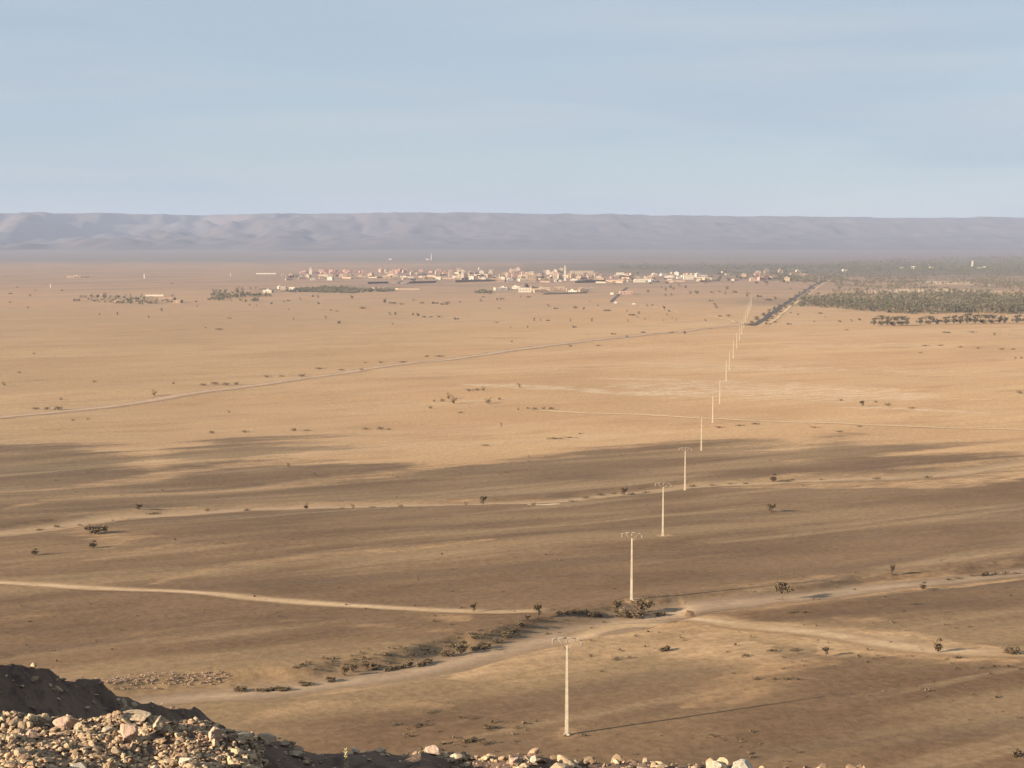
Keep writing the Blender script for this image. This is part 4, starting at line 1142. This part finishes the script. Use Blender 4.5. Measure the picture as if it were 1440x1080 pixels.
for k in range(5):
    a0_, a1_ = k / 5 * math.pi / 2, (k + 1) / 5 * math.pi / 2
    dm.bar((0, 0, h + .7 + 6 * math.sin(a0_)), (0, 0, h + .7 + 6 * math.sin(a1_)), 6 * math.cos(a0_), max(.05, 6 * math.cos(a1_)), n=16)
dm.build('dome', M['darkwall'], o)

def wall_run(pts, h, mat, label, thick=0.6):
    L = world_line(pts)
    a = L.mean(0)
    o = empty('boundary_wall', (a[0], a[1], 0))
    for (xa, ya), (xb, yb) in zip(L[:-1], L[1:]):
        n = max(1, int(math.hypot(xb - xa, yb - ya) / 30)); m = MB()
        for i in range(n):
            t = (i + .5) / n; x, y = xa + (xb - xa) * t, ya + (yb - ya) * t
            l = math.hypot(xb - xa, yb - ya) / n; rz = math.atan2(yb - ya, xb - xa); z = gz1(x, y)
            c, s = math.cos(rz), math.sin(rz)
            for (lx, ly, zz, hh, tt) in ((l, thick, -.6, h + .6, 0), (l, thick + .12, h + .003, .14, 0)):
                vs = [m.bm.verts.new((x - a[0] + (i_ * lx / 2) * c - (j * ly / 2) * s, y - a[1] + (i_ * lx / 2) * s + (j * ly / 2) * c, z + zz + k * hh)) for k in (0, 1) for j in (-1, 1) for i_ in (-1, 1)]
                for f in ((0, 2, 3, 1), (4, 5, 7, 6), (0, 1, 5, 4), (2, 6, 7, 3), (0, 4, 6, 2), (1, 3, 7, 5)): m.bm.faces.new([vs[q] for q in f])
        m.build('wall_panel', M[mat], o)
    return tag(o, label, 'wall', 'walls around the town', 'thing')
wall_run([(360, 386), (388, 386)], 2.4, 'white', 'long white wall standing alone left of the pink row')
wall_run([(517, 399), (545, 398.2), (575, 398.6), (613, 397)], 3.0, 'darkwall', 'long dark wall below the white houses under the pink quarter')
wall_run([(640, 397), (690, 396)], 3.8, 'earth', 'brown wall below the short white tower')
wall_run([(808, 398), (850, 396), (872, 396.5)], 4.2, 'earth', 'brown wall right of the tall minaret at the foot of town')
wall_run([(522, 406), (560, 407), (590, 407)], 2.2, 'cream', 'pale wall at the right end of the orchard strip')
wall_run([(700, 414), (764, 413.5), (826, 412)], 2.0, 'cream', 'long pale wall before the front row of houses')
wall_run([(204, 417), (230, 417)], 2.0, 'white', 'short white wall in the far left village')

for place, x0, x1, y0, y1, n in (('pink row', 425, 520, 386, 392, 9), ('second pink quarter', 535, 625, 387, 394, 9), ('short white tower', 632, 700, 386, 396, 8), ('tall minaret', 720, 850, 385, 398, 14), ('right end of town', 860, 1010, 388, 399, 12)):
    for i, (px, py) in enumerate(sorted((R.uniform(x0, x1), R.uniform(y0, y1)) for _ in range(n))):
        l = R.uniform(8, 20)
        wall_run([(px, py), (px + l, py + R.uniform(-.5, .5))], R.uniform(2.2, 3.6), R.choice(('cream', 'ochre', 'earth', 'ochre')), f'low compound wall, {ordinal(i)} from left near the {place}')

def hut(px, py, label, sc=1.0):
    house(px, py, 'white', 0, label, 'white specks below the mountains', sc)
hut(549, 365.5, 'tiny white hut alone below the mountains above the pink houses', 1.3)
hut(601, 365.5, 'tiny white hut just left of the thin white mast', 1.3)
hut(1188, 381, 'tiny white hut in the far palms above the paved road', 1.2)
hut(1268, 378, 'tiny white hut in the far palms, left of the wide one', 1.1)
hut(1286, 377.5, 'wide white hut in the middle of the far palms', 1.4)
hut(1310, 377.5, 'tiny white hut in the far palms left of the white tower', 1.1)
hut(1378, 378.5, 'small white hut right below the white tower in the palms', 1.0)
hut(1384, 376.5, 'small white hut right of the white tower in the palms', 1.0)
hut(866, 425.5, 'small white block at the corner where the far track starts', 0.45)
hut(891, 427.5, 'small white block beside the far track, right of its corner', 0.45)
hut(861, 413.5, 'small white hut left of the short diagonal road', 0.6)

def mast(px, py, hpx, w, label):
    o, y = landmark('mast', px, py, label, 'mast')
    h = hpx * y / F
    MB().frustum(-.5, h, w, w, w * .6, w * .6).build('shaft', M['white'], o)
    MB().box(0, 0, h + .003, w * .9, w * .9, h * .05).build('cap', M['cream'], o)
mast(606.5, 366, 9, 3.0, 'thin white mast below the mountains above the town')
mast(1367.5, 376, 9, 5.0, 'white tower rising out of the far palms at right')
mast(203, 392, 6, 2.6, 'pale stone pillar on the far left plain')
mast(324, 389, 5, 1.6, 'thin white post between the pillar and the white wall')
mast(71, 405, 5, 1.6, 'thin white post near the far left edge')

def signboard(px, py, w, h, label):
    o, y = landmark('sign_board', px, py, label, 'sign')
    W, Hh = w * y / F, h * y / F
    MB().box(0, 0, Hh * .38, W, .15, Hh * .62).build('panel', M['ochre'], o)
    for s in (-1, 1): MB().box(s * W * .35, .16, -.3, .16, .16, Hh * .9).build('post', M['steel'], o)
signboard(1414, 472, 8, 10, 'pale square board on posts before the right row of trees')
signboard(1383, 472, 6, 9, 'fainter pale board left of the square one')

# dry stalk at the bottom of the frame
x, y, _ = at_depth(487, 1080, 16.4)
z = float(hill(np.array([x]), np.array([y]))[0])
o = tag(empty('dry_plant', (x, y, z)), 'dry pale stalk standing up from the shaded hollow at the bottom', 'plant')
st = MB(); top = 0.36; pz = 0.0; px_ = 0.0
for k in range(6):
    nx = 0.012 * math.sin(k * 1.3); st.bar((px_, 0, top * k / 6 - .05), (nx, 0, top * (k + 1) / 6 - .05), .011 - .001 * k, .010 - .001 * k, n=6); px_ = nx
st.build('stem', M['straw'], o)
hd = MB()
for k in range(46):
    z0 = 0.05 + .29 * k / 46; a_ = k * 2.4
    hd.bar((0, 0, z0), (.026 * math.cos(a_), .026 * math.sin(a_), z0 + .022), .006, .002, n=4)
hd.build('seed_head', M['straw'], o)

# ------------------------------------------------------------------ the air
hz = bpy.data.materials.new('haze_air'); hz.use_nodes = True
nt = hz.node_tree; nt.nodes.clear()
vo = nt.nodes.new('ShaderNodeOutputMaterial'); pv = nt.nodes.new('ShaderNodeVolumePrincipled')
pv.inputs['Color'].default_value = (0.435, 0.515, 0.70, 1)
pv.inputs['Density'].default_value = 6.5e-5
pv.inputs['Density Attribute'].default_value = ''
pv.inputs['Anisotropy'].default_value = 0.0
nt.links.new(pv.outputs['Volume'], vo.inputs['Volume'])
hm_ = MB().box(0, 8600, -6, 26000, 18400, 345)
h_o = hm_.build('haze', hz)
tag(h_o, kind='stuff')
